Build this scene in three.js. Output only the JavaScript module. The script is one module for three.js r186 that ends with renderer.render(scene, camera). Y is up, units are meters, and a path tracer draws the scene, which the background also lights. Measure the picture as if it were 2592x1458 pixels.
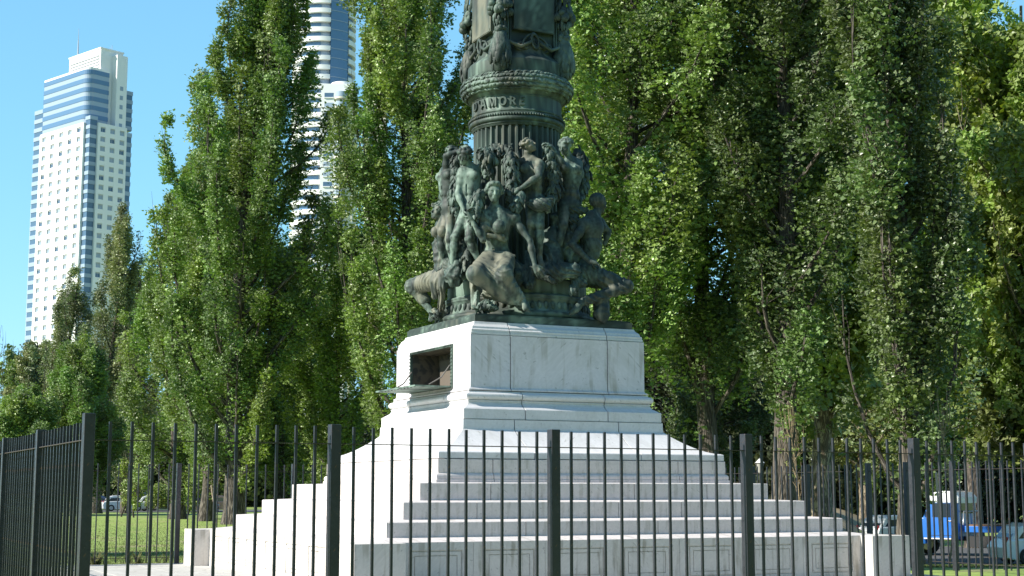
import * as THREE from 'three';
import { mergeGeometries, toCreasedNormals } from 'three/addons/utils/BufferGeometryUtils.js';
import { ImprovedNoise } from 'three/addons/math/ImprovedNoise.js';
import { RoundedBoxGeometry } from 'three/addons/geometries/RoundedBoxGeometry.js';
import { FontLoader } from 'three/addons/loaders/FontLoader.js';
import { TextGeometry } from 'three/addons/geometries/TextGeometry.js';

// ---------------------------------------------------------------- camera, sky, sun, exposure
const scene = new THREE.Scene();
const FOCAL = 3800, PITCH = 7.71 * Math.PI / 180, EYE = 1.6;
const camera = new THREE.PerspectiveCamera(2 * Math.atan(729 / FOCAL) * 180 / Math.PI, 16 / 9, 0.1, 3000);
camera.position.set(0, EYE, 0);
camera.rotation.set(PITCH, 0, 0);
scene.add(camera);
const YAW = 25.79 * Math.PI / 180;                                  // how far the monument and its railing are turned
const renderer = new THREE.WebGLRenderer({ antialias: true });
renderer.toneMapping = THREE.LinearToneMapping;
renderer.toneMappingExposure = 1.85;
renderer.shadowMap.enabled = true;

const sunLocal = new THREE.Vector3(-1, 0.66, -0.115).normalize();    // in the monument's axes
const sunDir = sunLocal.clone().applyAxisAngle(new THREE.Vector3(0, 1, 0), YAW);
{
  const smooth01 = t => { t = Math.min(1, Math.max(0, t)); return t * t * (3 - 2 * t); }, w = 256, h = 128, data = new Float32Array(w * h * 4), s = sunDir;
  for (let j = 0; j < h; j++) for (let i = 0; i < w; i++) {
    const lat = ((j + 0.5) / h - 0.5) * Math.PI, lon = ((i + 0.5) / w - 0.5) * 2 * Math.PI;
    const dx = Math.cos(lat) * Math.cos(lon), dy = Math.sin(lat), dz = Math.cos(lat) * Math.sin(lon);
    const e = Math.max(dy, 0), t = Math.pow(1 - e, 3.2), g = Math.max(0, dx * s.x + dy * s.y + dz * s.z);
    const air = 0.14 * Math.pow(g, 4), k = (j * w + i) * 4, lowair = Math.pow(1 - e, 9);
    data[k] = 0.112 + 0.15 * t + 0.17 * lowair + air; data[k + 1] = 0.27 + 0.43 * t + air; data[k + 2] = 0.52 + 0.38 * t + air; data[k + 3] = 1; const hi = 0.87 - 0.36 * smooth01((dy - 0.36) / 0.4); data[k] *= hi; data[k + 1] *= hi; data[k + 2] *= hi;
    if (dy < 0) { data[k] = 0.20; data[k + 1] = 0.22; data[k + 2] = 0.2; }
  }
  const sky = new THREE.DataTexture(data, w, h, THREE.RGBAFormat, THREE.FloatType);
  sky.mapping = THREE.EquirectangularReflectionMapping; sky.colorSpace = THREE.LinearSRGBColorSpace;
  sky.magFilter = THREE.LinearFilter; sky.minFilter = THREE.LinearFilter; sky.wrapS = THREE.RepeatWrapping; sky.needsUpdate = true;
  scene.background = sky; scene.environment = sky;
}
const sun = new THREE.DirectionalLight(new THREE.Color(1, 0.955, 0.86), 5);
sun.position.copy(sunDir).multiplyScalar(150).add(new THREE.Vector3(0, 0, -50));
sun.target.position.set(0, 0, -50); scene.add(sun, sun.target);
sun.castShadow = true; sun.shadow.radius = 1; sun.shadow.mapSize.set(4096, 4096);
Object.assign(sun.shadow.camera, { left: -90, right: 90, top: 90, bottom: -90, near: 1, far: 400 });

// ---------------------------------------------------------------- helpers
const V = (x, y, z) => new THREE.Vector3(x, y, z);
function rng(seed) { let a = seed >>> 0; return () => { a = (a + 0x6D2B79F5) >>> 0; let t = a; t = Math.imul(t ^ (t >>> 15), t | 1); t ^= t + Math.imul(t ^ (t >>> 7), t | 61); return ((t ^ (t >>> 14)) >>> 0) / 4294967296; }; }
const lerp = (a, b, t) => a + (b - a) * t, clamp = (x, a = 0, b = 1) => Math.min(b, Math.max(a, x));
const smooth = (a, b, x) => { const t = clamp((x - a) / (b - a)); return t * t * (3 - 2 * t); };
const perlin = new ImprovedNoise();
const fbm = (x, y, z, o = 4) => { let s = 0, a = 0.5; for (let i = 0; i < o; i++) { s += a * perlin.noise(x, y, z); x = x * 2.03 + 5.1; y = y * 2.03 + 1.7; z = z * 2.03 + 9.2; a *= 0.5; } return s; };
const counts = {};
function numbered(name) { const n = counts[name] = (counts[name] ?? -1) + 1; return n ? `${name}_${String(n).padStart(3, '0')}` : name; }
function tag(o, label, category, group) { o.userData.label = label; o.userData.category = category; if (group) o.userData.group = group; return o; }
function thing(name, label, category, pos = [0, 0, 0], turn = 0, group) {
  const o = new THREE.Group(); o.name = numbered(name); o.position.set(...pos); o.rotation.y = turn; scene.add(o); return tag(o, label, category, group);
}
function part(name, geos, mat, parent, label) {
  const g = Array.isArray(geos) ? (geos.length > 1 ? mergeGeometries(geos.map(plain)) : geos[0]) : geos;
  const m = new THREE.Mesh(g, mat); m.name = name; m.castShadow = m.receiveShadow = true; parent.add(m);
  if (label) m.userData.label = label; return m;
}
function struct(name, geos, mat, parent = scene) { const m = part(name, geos, mat, parent); if (parent === scene) m.userData.kind = 'structure'; return m; }
function plain(g) { const o = g.index ? g.toNonIndexed() : g.clone(); for (const k of Object.keys(o.attributes)) if (!['position', 'normal', 'uv'].includes(k)) o.deleteAttribute(k); if (!o.attributes.uv) o.setAttribute('uv', new THREE.BufferAttribute(new Float32Array(o.attributes.position.count * 2), 2)); return o; }
function boxUV(g, sc = 1) {
  const o = g.index ? g.toNonIndexed() : g, p = o.attributes.position, n = o.attributes.normal, uv = new Float32Array(p.count * 2);
  for (let i = 0; i < p.count; i++) {
    const ax = Math.abs(n.getX(i)), ay = Math.abs(n.getY(i)), az = Math.abs(n.getZ(i));
    if (ay > ax && ay > az) { uv[2 * i] = p.getX(i) * sc; uv[2 * i + 1] = p.getZ(i) * sc; }
    else if (ax > az) { uv[2 * i] = p.getZ(i) * sc + 0.37; uv[2 * i + 1] = p.getY(i) * sc; }
    else { uv[2 * i] = p.getX(i) * sc; uv[2 * i + 1] = p.getY(i) * sc; }
  }
  o.setAttribute('uv', new THREE.BufferAttribute(uv, 2)); return o;
}
const box = (w, h, d, x = 0, y = 0, z = 0) => new THREE.BoxGeometry(w, h, d).translate(x, y, z);
const rbox = (w, h, d, r, x = 0, y = 0, z = 0, s = 1) => new RoundedBoxGeometry(w, h, d, s, r).translate(x, y, z);
function tube(pts, radii, seg = 6) {                                // a tapered tube along points
  const pos = [], nor = [], uv = [], idx = [], t = V(), u = V(), w = V(), ref = V(0.31, 0.2, 0.93); let len = 0;
  for (let i = 0; i < pts.length; i++) {
    t.subVectors(pts[Math.min(i + 1, pts.length - 1)], pts[Math.max(i - 1, 0)]).normalize();
    u.crossVectors(t, ref).normalize(); w.crossVectors(t, u); if (i) len += pts[i].distanceTo(pts[i - 1]);
    for (let j = 0; j <= seg; j++) {
      const a = j / seg * 2 * Math.PI, c = Math.cos(a), s = Math.sin(a), n = [u.x * c + w.x * s, u.y * c + w.y * s, u.z * c + w.z * s];
      pos.push(pts[i].x + n[0] * radii[i], pts[i].y + n[1] * radii[i], pts[i].z + n[2] * radii[i]); nor.push(...n); uv.push(j / seg * 6.28 * radii[0], len);
      if (i && j) { const a0 = (i - 1) * (seg + 1) + j - 1, b0 = a0 + seg + 1; idx.push(a0, a0 + 1, b0, b0, a0 + 1, b0 + 1); }
    }
  }
  const g = new THREE.BufferGeometry(); g.setAttribute('position', new THREE.Float32BufferAttribute(pos, 3)); g.setAttribute('normal', new THREE.Float32BufferAttribute(nor, 3)); g.setAttribute('uv', new THREE.Float32BufferAttribute(uv, 2)); g.setIndex(idx); return g;
}
// the point that stands at a pixel of the 2592 x 1458 picture, at a given distance ahead of the camera
function at(px, py, depth) {
  const u = (px - 1296) / FOCAL, v = (729 - py) / FOCAL, s = Math.sin(PITCH), c = Math.cos(PITCH), k = depth / (c - v * s);
  return V(u * k, EYE + (s + v * c) * k, -depth);
}
const xAt = (px, depth) => (px - 1296) / FOCAL * depth;
function canvasTexture(w, h, paint, rx = 1, ry = 1, srgb = true) {
  const c = document.createElement('canvas'); c.width = w; c.height = h; paint(c.getContext('2d'), w, h);
  const t = new THREE.CanvasTexture(c); t.wrapS = t.wrapT = THREE.RepeatWrapping; t.repeat.set(rx, ry); if (srgb) t.colorSpace = THREE.SRGBColorSpace; return t;
}
function noiseTexture(n, f, rx, ry, srgb = true) {                  // f(u, v) -> [r, g, b] in linear 0..1
  const d = new Uint8Array(n * n * 4), enc = c => srgb ? 255 * (c <= 0.0031308 ? 12.92 * c : 1.055 * Math.pow(c, 1 / 2.4) - 0.055) : 255 * c;
  for (let j = 0; j < n; j++) for (let i = 0; i < n; i++) { const c = f(i / n, j / n), k = (j * n + i) * 4; for (let q = 0; q < 3; q++) d[k + q] = clamp(enc(clamp(c[q])), 0, 255); d[k + 3] = 255; }
  const t = new THREE.DataTexture(d, n, n); t.wrapS = t.wrapT = THREE.RepeatWrapping; t.repeat.set(rx, ry); t.magFilter = THREE.LinearFilter; t.minFilter = THREE.LinearMipmapLinearFilter; t.generateMipmaps = true;
  if (srgb) t.colorSpace = THREE.SRGBColorSpace; t.needsUpdate = true; return t;
}
// noise that tiles on the unit square
const tile = (u, v, f, o = 4, z = 0) => { const a = 2 * Math.PI * u, b = 2 * Math.PI * v, r = f / 6.283; return fbm(Math.cos(a) * r + 11.3, Math.sin(a) * r + Math.cos(b) * r * 1.01 + 7.7, Math.sin(b) * r + z, o); };
const std = (color, roughness, o = {}) => new THREE.MeshStandardMaterial({ color: new THREE.Color().setRGB(...color), roughness, metalness: 0, ...o });
const mix3 = (a, b, t) => [lerp(a[0], b[0], t), lerp(a[1], b[1], t), lerp(a[2], b[2], t)];

// ---------------------------------------------------------------- materials
const marbleFn = (streaks, base) => (u, v) => {
  const n = tile(u, v, 9, 5), f = tile(u, v, 60, 3, 4.2), s = tile(u, v * 0.12, 26, 4, 8.1), st = smooth(0.02, 0.3, s) * streaks, spot = smooth(0.3, 0.42, tile(u, v, 46, 3, 2.2));
  let c = mix3(base, [0.47, 0.46, 0.44], clamp(0.35 + n * 1.3) * 0.42);
  c = mix3(c, [0.33, 0.30, 0.25], clamp(st * (0.55 + n))); c = mix3(c, [0.2, 0.19, 0.17], spot * 0.5);
  return c.map(x => x * (1 + f * 0.16));
};
const M = {};
M.marble = std([1, 1, 1], 0.62, { map: noiseTexture(512, marbleFn(0.12, [0.65, 0.635, 0.64]), 0.34, 0.34) });
M.dieMarble = std([1, 1, 1], 0.6, { map: noiseTexture(512, marbleFn(0.75, [0.66, 0.625, 0.65]), 0.3, 0.3) });
M.stepMarble = std([1, 1, 1], 0.68, { map: noiseTexture(512, marbleFn(0.6, [0.65, 0.585, 0.565]), 0.5, 0.5) });
M.stepMarbleB = M.stepMarble.clone(); M.stepMarbleB.color.setRGB(0.93, 0.95, 0.95);
M.wallMarble = std([1, 1, 1], 0.7, { map: noiseTexture(512, marbleFn(1.1, [0.60, 0.56, 0.52]), 0.4, 0.4) });
M.mortar = std([0.04, 0.058, 0.05], 0.95);
M.paving = std([1, 1, 1], 0.8, { map: noiseTexture(512, (u, v) => { const n = tile(u, v, 12, 5), s = smooth(0.33, 0.4, tile(u, v, 60, 3, 5)); return mix3(mix3([0.52, 0.5, 0.465], [0.36, 0.34, 0.31], clamp(0.4 + n)), [0.1, 0.1, 0.06], s); }, 0.25, 0.25) });
M.iron = std([1, 1, 1], 0.5, { map: noiseTexture(256, (u, v) => { const n = tile(u, v, 10, 4), f = tile(u, v, 50, 3, 2), k = smooth(0.26, 0.4, tile(u, v, 18, 4, 6)), w = smooth(0.4, 0.46, tile(u, v, 70, 2, 9)); return mix3(mix3([0.026, 0.027, 0.034].map(c => c * (1 + n * 0.6 + f * 0.4)), [0.15, 0.07, 0.035], k * 0.8), [0.3, 0.3, 0.3], w * 0.7); }, 1.3, 1.3), roughnessMap: noiseTexture(128, (u, v) => { const n = 0.85 + tile(u, v, 14, 4) * 0.8; return [n, n, n]; }, 2, 2, false) });
M.ironRail = std([0.045, 0.035, 0.03], 0.7);
M.bronze = new THREE.MeshPhysicalMaterial({ vertexColors: true, roughness: 0.58, metalness: 0, specularIntensity: 0.5 });
M.bark = std([1, 1, 1], 0.9, { map: noiseTexture(256, (u, v) => { const n = tile(u, v * 0.3, 20, 4), k = smooth(-0.1, 0.25, n); return mix3([0.035, 0.028, 0.022], [0.20, 0.17, 0.14], k); }, 0.8, 0.5) });
M.bark.bumpMap = noiseTexture(256, (u, v) => { const n = 0.5 + tile(u, v * 0.3, 20, 4); return [n, n, n]; }, 0.8, 0.5, false); M.bark.bumpScale = 0.05;
M.planeBark = std([1, 1, 1], 0.85, { map: noiseTexture(256, (u, v) => { const n = tile(u, v, 10, 4), m = tile(u, v, 22, 3, 4); return mix3(mix3([0.10, 0.075, 0.05], [0.30, 0.25, 0.17], smooth(-0.05, 0.1, n)), [0.05, 0.045, 0.03], smooth(0.1, 0.2, m)); }, 0.7, 0.35) });
const leafMat = (c, o = {}) => new THREE.MeshPhysicalMaterial({ color: new THREE.Color().setRGB(...c), roughness: 0.8, transmission: 0.45, thickness: 0, clearcoat: 0.55, clearcoatRoughness: 0.28, side: THREE.DoubleSide, ...o });
M.poplarLeaf = leafMat([0.165, 0.27, 0.035]);
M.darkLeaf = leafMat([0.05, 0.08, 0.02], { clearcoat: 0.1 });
M.planeLeaf = leafMat([0.19, 0.28, 0.02]);
M.paleLeaf = leafMat([0.15, 0.19, 0.06]);
// ---------------------------------------------------------------- ground
function groundHeight(x, d) {
  const u = x / Math.max(d, 1);
  const right = -1.1 * smooth(29, 58, d) * smooth(0.212, 0.255, u);
  const bank = 0.4 * smooth(48, 68, d) * smooth(0.06, 0.12, u) * (1 - smooth(0.205, 0.24, u));
  const left = -0.35 * smooth(108, 128, d) * (1 - smooth(0.0, 0.06, u));
  return right + bank + left;
}
{
  const xs = [], ds = []; for (let i = -40; i <= 40; i++) xs.push(Math.sign(i) * Math.pow(Math.abs(i) / 40, 1.8) * 1500);
  for (let i = 0; i <= 60; i++) ds.push(-60 + i / 60 * 90); for (let d = 31; d <= 150; d += 1.7) ds.push(d); for (const d of [170, 210, 280, 400, 600, 900, 1400, 2000]) ds.push(d);
  const fx = []; for (let x = -50; x <= 60; x += 1.3) fx.push(x); const X = [...xs.filter(x => x < -50.5), ...fx, ...xs.filter(x => x > 60.5)].sort((a, b) => a - b);
  const pos = [], uv = [], idx = [];
  ds.forEach((d, j) => X.forEach((x, i) => { pos.push(x, groundHeight(x, d), -d); uv.push(x, d); if (i && j) { const a = (j - 1) * X.length + i - 1, b = a + X.length; idx.push(a, a + 1, b, b, a + 1, b + 1); } }));
  const g = new THREE.BufferGeometry(); g.setAttribute('position', new THREE.Float32BufferAttribute(pos, 3)); g.setAttribute('uv', new THREE.Float32BufferAttribute(uv, 2)); g.setIndex(idx); g.computeVertexNormals();
  const grass = noiseTexture(1024, (u, v) => {
    const n = tile(u, v, 14, 5), f = tile(u, v, 150, 3, 3), b = smooth(0.14, 0.3, tile(u, v, 8, 4, 9));
    return mix3(mix3([0.165, 0.25, 0.04], [0.27, 0.33, 0.075], clamp(0.45 + n * 1.2)), [0.30, 0.24, 0.14], b * 0.55).map(c => c * (1 + f * 0.9));
  }, 0.06, 0.06);
  struct('lawn', g, std([1, 1, 1], 0.95, { map: grass }));
  // bare earth under the trees on the right and a road beyond the lawn on either side
  const sheet = (x0, x1, d0, d1, lift, nx = 40, nd = 30, f = null) => {
    const p = [], t = [], q = [], pl = new THREE.BufferGeometry();
    for (let j = 0; j <= nd; j++) for (let i = 0; i <= nx; i++) { const d = lerp(d0, d1, j / nd); let x = lerp(x0, x1, i / nx); if (f) x = f(i / nx, d); p.push(x, groundHeight(x, d) + lift, -d); t.push(x, d); if (i && j) { const a = (j - 1) * (nx + 1) + i - 1, b = a + nx + 1; q.push(a, a + 1, b, b, a + 1, b + 1); } }
    pl.setAttribute('position', new THREE.Float32BufferAttribute(p, 3)); pl.setAttribute('uv', new THREE.Float32BufferAttribute(t, 2)); pl.setIndex(q); pl.computeVertexNormals(); return pl;
  };
  const earth = noiseTexture(512, (u, v) => { const n = tile(u, v, 16, 5), f = tile(u, v, 90, 3, 3); return mix3([0.27, 0.21, 0.13], [0.13, 0.12, 0.05], smooth(0, 0.25, n)).map(c => c * (1 + f * 0.6)); }, 0.1, 0.1);
  struct('bare_earth', sheet(0, 0, 55, 130, 0.012, 40, 40, (t, d) => lerp(0.09, 0.232, t) * d), std([1, 1, 1], 0.95, { map: earth }));
  const tar = std([1, 1, 1], 0.9, { map: noiseTexture(256, (u, v) => { const n = 0.075 + tile(u, v, 60, 3) * 0.05; return [n, n, n * 1.03]; }, 0.2, 0.2) });
  struct('road', [sheet(-160, -4, 143, 160, 0.012, 60, 8)], tar);
  struct('road', [sheet(0, 0, 57, 75, 0.012, 30, 12, (t, d) => lerp(0.262, 0.8, t) * d)], tar);
}
// ---------------------------------------------------------------- the monument: marble pedestal
const MON = [0.10, 0, -30.72];
const pedestal = thing('marble_pedestal', 'white marble pedestal with broad steps carrying the bronze sculpture group', 'pedestal', MON, YAW);
// a length of moulding between two ends; an end is a number (a joint) or null (mitred at the corner)
function moulding(profile, depth, e0, e1) {
  const hin = Math.min(...profile.map(p => p[0])) - depth, ring = [...profile, [hin, profile.at(-1)[1]], [hin, profile[0][1]]], n = ring.length, pos = [];
  const A = ring.map(([h, y]) => [e0 === null ? -h : e0, y, h]), B = ring.map(([h, y]) => [e1 === null ? h : e1, y, h]);
  const tri = (a, b, c) => pos.push(...a, ...b, ...c);
  for (let i = 0; i < n; i++) { const j = (i + 1) % n, k = Math.max(1, Math.ceil(Math.abs(B[i][0] - A[i][0]) / 4)); for (let s = 0; s < k; s++) { const f = t => p => [lerp(A[p][0], B[p][0], t), A[p][1], A[p][2]], P = f(s / k), Q = f((s + 1) / k); tri(P(i), Q(i), Q(j)); tri(P(i), Q(j), P(j)); } }
  const faces = THREE.ShapeUtils.triangulateShape(ring.map(p => new THREE.Vector2(...p)), []);
  for (const [a, b, c] of faces) { if (e0 !== null) tri(A[a], A[b], A[c]); if (e1 !== null) tri(B[a], B[c], B[b]); }
  const g = new THREE.BufferGeometry(); g.setAttribute('position', new THREE.Float32BufferAttribute(pos, 3)); g.computeVertexNormals();
  return boxUV(toCreasedNormals(g, 0.5));
}
function chamfer(h, y0, y1, rise = 0.02, c = 0.008) { return [[h - c, y0], [h, y0 + c], [h, y1 - c * 1.3], [h - c * 1.3, y1], [h - 0.62, y1 + rise * 1.24]]; } // the tread is laid with a fall towards its edge
// a course of stones all round: joints are positions along each side
function course(name, profile, joints, mat, o = {}) {
  const gap = o.gap ?? 0.008, depth = o.depth ?? 0.5, n = joints.length, mats = Array.isArray(mat) ? mat : [mat]; let q = 0;
  for (let k = 0; k < 4; k++) {
    const rot = g => g.rotateY(-k * Math.PI / 2), rotN = g => g.rotateY(-(k + 1) * Math.PI / 2), J = joints.map((x, i) => x + (o.jitter ? 0.12 * Math.sin(k * 7.1 + i * 3.3 + profile[0][1] * 17) : 0)), J2 = joints.map((x, i) => x + (o.jitter ? 0.12 * Math.sin(((k + 1) % 4) * 7.1 + i * 3.3 + profile[0][1] * 17) : 0));
    part(name, [rot(moulding(profile, depth, null, J[0] - gap / 2)), rotN(moulding(profile, depth, J2[n - 1] + gap / 2, null))], mats[q++ % mats.length], pedestal);
    for (let i = 0; i + 1 < n; i++) { if (o.skip && o.skip(k, i)) continue; const s = part(name, rot(moulding(profile, depth, J[i] + gap / 2, J[i + 1] - gap / 2)), mats[q++ % mats.length], pedestal); s.position.y = 0; }
  }
}
const evenJoints = (h, n) => Array.from({ length: n }, (_, i) => -h + (i + 1) * 2 * h / (n + 1));
// low wall with sunk panels between corner blocks
{
  const H = 5.10, y1 = 0.787, L = 5.44 - 0.86, n = 7, w = 2 * L / n;
  part('core', boxUV(box(2 * 4.7, 0.72, 2 * 4.7, 0, 0.36, 0)), M.mortar, pedestal);
  const ringShape = (x0, x1, y0, yy, a0, a1, b0, b1) => { const s = new THREE.Shape([[x0, y0], [x1, y0], [x1, yy], [x0, yy]].map(p => new THREE.Vector2(...p))); s.holes.push(new THREE.Path([[a0, b0], [a0, b1], [a1, b1], [a1, b0]].map(p => new THREE.Vector2(...p)))); return s; };
  const ext = (s, d) => new THREE.ExtrudeGeometry(s, { depth: d, bevelEnabled: false });
  const stone = mergeGeometries([
    box(w - 0.006, y1, 0.8, 0, y1 / 2, -0.424), ext(ringShape(-w / 2 + 0.003, w / 2 - 0.003, 0, y1, -0.46, 0.46, 0.13, 0.66), 0.024).translate(0, 0, -0.024),
    ext(ringShape(-0.435, 0.435, 0.155, 0.635, -0.375, 0.375, 0.21, 0.58), 0.018).translate(0, 0, -0.024), box(0.725, 0.345, 0.03, 0, 0.395, -0.022),
  ].map(plain)); boxUV(stone);
  for (let k = 0; k < 4; k++) for (let i = 0; i < n; i++) {
    const g = stone.clone().translate(-L + (i + 0.5) * w, 0, H); const uv = g.attributes.uv; for (let q = 0; q < uv.count; q++) uv.setXY(q, uv.getX(q) + i * 1.31 + k * 0.7, uv.getY(q) + k * 0.43);
    part('wall_stone', g.rotateY(-k * Math.PI / 2), M.wallMarble, pedestal);
  }
  for (const [sx, sz] of [[-1, 1], [1, 1], [-1, -1], [1, -1]]) part('corner_block', boxUV(rbox(0.86, y1 + 0.004, 0.86, 0.008, sx * (5.44 - 0.43), y1 / 2 + 0.002, sz * (5.44 - 0.43))), M.wallMarble, pedestal);
}
course('ledge_stone', [[5.088, 0.74], [5.092, 0.79], [4.45, 0.868]], evenJoints(4.6, 5), [M.stepMarble, M.stepMarbleB], { depth: 0.1, gap: 0.01 });
course('step_stone', chamfer(4.581, 0.787, 1.099, 0.034), evenJoints(4.581, 6), [M.stepMarble, M.stepMarble, M.stepMarbleB], { jitter: 1, depth: 0.8, gap: 0.013 });
course('step_stone', chamfer(4.101, 1.099, 1.419, 0.026), evenJoints(4.101, 5), [M.stepMarble, M.stepMarbleB, M.stepMarble], { jitter: 1, depth: 0.8, gap: 0.013 });
course('step_stone', chamfer(3.596, 1.419, 1.744, 0.014), evenJoints(3.596, 4), [M.stepMarble, M.stepMarbleB], { jitter: 1, depth: 0.8, gap: 0.013 });
// moulded base course, then the flared course
course('base_stone', [[3.075, 1.744], [3.08, 1.752], [3.08, 1.806], [3.06, 1.812], [3.064, 1.83], [3.068, 1.86], [3.06, 1.89], [3.04, 1.912], [3.015, 1.922], [3.015, 1.94], [3.02, 1.945], [3.02, 2.165], [3.014, 2.17]], [-1.95, 0.0, 1.95], M.stepMarble, { depth: 0.6, gap: 0.016 });
{
  const p = [[2.998, 2.182], [3.004, 2.19], [3.004, 2.285], [2.995, 2.30]];
  for (let i = 0; i <= 14; i++) { const s = i / 14; p.push([2.965 - 0.80 * s, 2.31 + 0.43 * Math.pow(s, 1.6)]); }
  p.push([2.158, 2.76], [2.154, 2.80], [2.152, 2.926]);
  course('flare_stone', p, [-1.1, 1.15], M.marble, { depth: 0.6, gap: 0.02 });
}
course('torus_stone', (() => {
  const p = [[2.128, 2.935], [2.133, 2.94], [2.133, 3.122], [2.125, 3.132], [2.10, 3.135], [2.09, 3.15], [2.05, 3.175], [2.01, 3.20], [1.985, 3.23], [1.972, 3.262], [1.972, 3.272], [1.985, 3.276], [1.985, 3.292]];
  for (let i = 0; i <= 8; i++) { const a = -Math.PI / 2 + i / 8 * Math.PI; p.push([1.955 + 0.07 * Math.cos(a), 3.375 + 0.068 * Math.sin(a)]); }
  p.push([1.945, 3.447], [1.945, 3.47]); return p;
})(), [-0.86, 0.93], M.marble, { depth: 0.5, gap: 0.022 });
const dieProfile = [[1.935, 3.484], [1.943, 3.49], [1.943, 3.512], [1.915, 3.522], [1.9, 3.54], [1.895, 3.56], [1.895, 4.54]];
course('die_stone', dieProfile, [-1.06, 1.06], M.dieMarble, { depth: 0.5, gap: 0.022, skip: k => k === 1 });
course('cornice_stone', [[1.875, 4.55], [1.878, 4.555], [1.878, 4.592], [1.865, 4.6], [1.868, 4.615], [1.868, 4.645], [1.845, 4.66], [1.835, 4.68], [1.832, 4.70], [1.815, 4.722], [1.785, 4.745], [1.765, 4.772], [1.757, 4.8], [1.75, 4.806]], [-1.06, 1.06], M.marble, { depth: 0.5, gap: 0.022 });
// the opening on the left face: stones above and below, dark chamber, bronze frame, let-down bronze flap
part('die_stone', moulding(dieProfile.slice(0, 6).concat([[1.895, 3.615]]), 0.5, -1.049, 1.049).rotateY(-Math.PI / 2), M.dieMarble, pedestal);
part('die_stone', moulding([[1.895, 4.392], [1.895, 4.54]], 0.5, -1.049, 1.049).rotateY(-Math.PI / 2), M.dieMarble, pedestal);
{
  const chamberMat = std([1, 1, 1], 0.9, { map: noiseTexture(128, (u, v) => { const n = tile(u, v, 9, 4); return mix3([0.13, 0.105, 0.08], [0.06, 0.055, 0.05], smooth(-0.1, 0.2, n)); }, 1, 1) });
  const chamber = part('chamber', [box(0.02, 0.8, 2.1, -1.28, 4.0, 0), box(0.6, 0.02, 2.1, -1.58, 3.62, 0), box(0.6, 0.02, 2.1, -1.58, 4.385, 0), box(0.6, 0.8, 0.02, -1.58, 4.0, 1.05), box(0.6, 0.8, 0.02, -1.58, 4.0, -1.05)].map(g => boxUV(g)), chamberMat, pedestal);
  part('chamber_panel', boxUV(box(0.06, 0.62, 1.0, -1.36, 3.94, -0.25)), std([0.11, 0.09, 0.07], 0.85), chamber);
}
for (const [w, y] of [[3.0, 2.25], [3.4, 1.78], [3.95, 1.45], [4.45, 1.1]]) part('core', boxUV(box(w * 1.7, 0.45, w * 1.7, 0, y - 0.3, 0)), M.mortar, pedestal);
part('core', [box(3.2, 0.95, 3.2, 0, 3.0, 0), box(2.4, 1.3, 3.3, 0.42, 4.1, 0), box(3.2, 0.2, 3.2, 0, 4.66, 0)].map(g => boxUV(g)), M.mortar, pedestal);
// ---------------------------------------------------------------- bronze: patina, sculpted bodies
// verdigris, bare and tanned bronze in patches and runs, by position only
function patina(g, bias = 0, tan = 0) {
  const p = g.attributes.position, c = new Float32Array(p.count * 3);
  for (let i = 0; i < p.count; i++) {
    const x = p.getX(i), y = p.getY(i), z = p.getZ(i), n = fbm(x * 1.3 + 3, y * 0.9, z * 1.3, 3), r = fbm(x * 7, y * 0.8 + 5, z * 7, 3), f = fbm(x * 15, y * 13, z * 15, 2);
    let k = mix3([0.030, 0.041, 0.036], [0.074, 0.106, 0.088], smooth(-0.25, 0.3, n + f * 0.7));
    k = mix3(k, [0.20, 0.275, 0.225], clamp(smooth(0.08, 0.5, n * 0.8 + r * 0.8 + f * 0.4 + bias) * 0.8));
    k = mix3(k, [0.20, 0.195, 0.145], clamp(smooth(0.0, 0.35, -n * 0.7 + r * 0.6 + tan - 0.12) * 0.75));
    k = mix3(k, [0.036, 0.038, 0.038], smooth(0.12, 0.35, -r + f * 0.4) * 0.55);
    c.set(k, i * 3);
  }
  g.setAttribute('color', new THREE.BufferAttribute(c, 3)); return g;
}
const bpart = (name, geos, parent, bias = 0, tan = 0, label) => part(name, patina(Array.isArray(geos) ? mergeGeometries(geos.map(plain)) : geos, bias, tan), M.bronze, parent, label);
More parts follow.
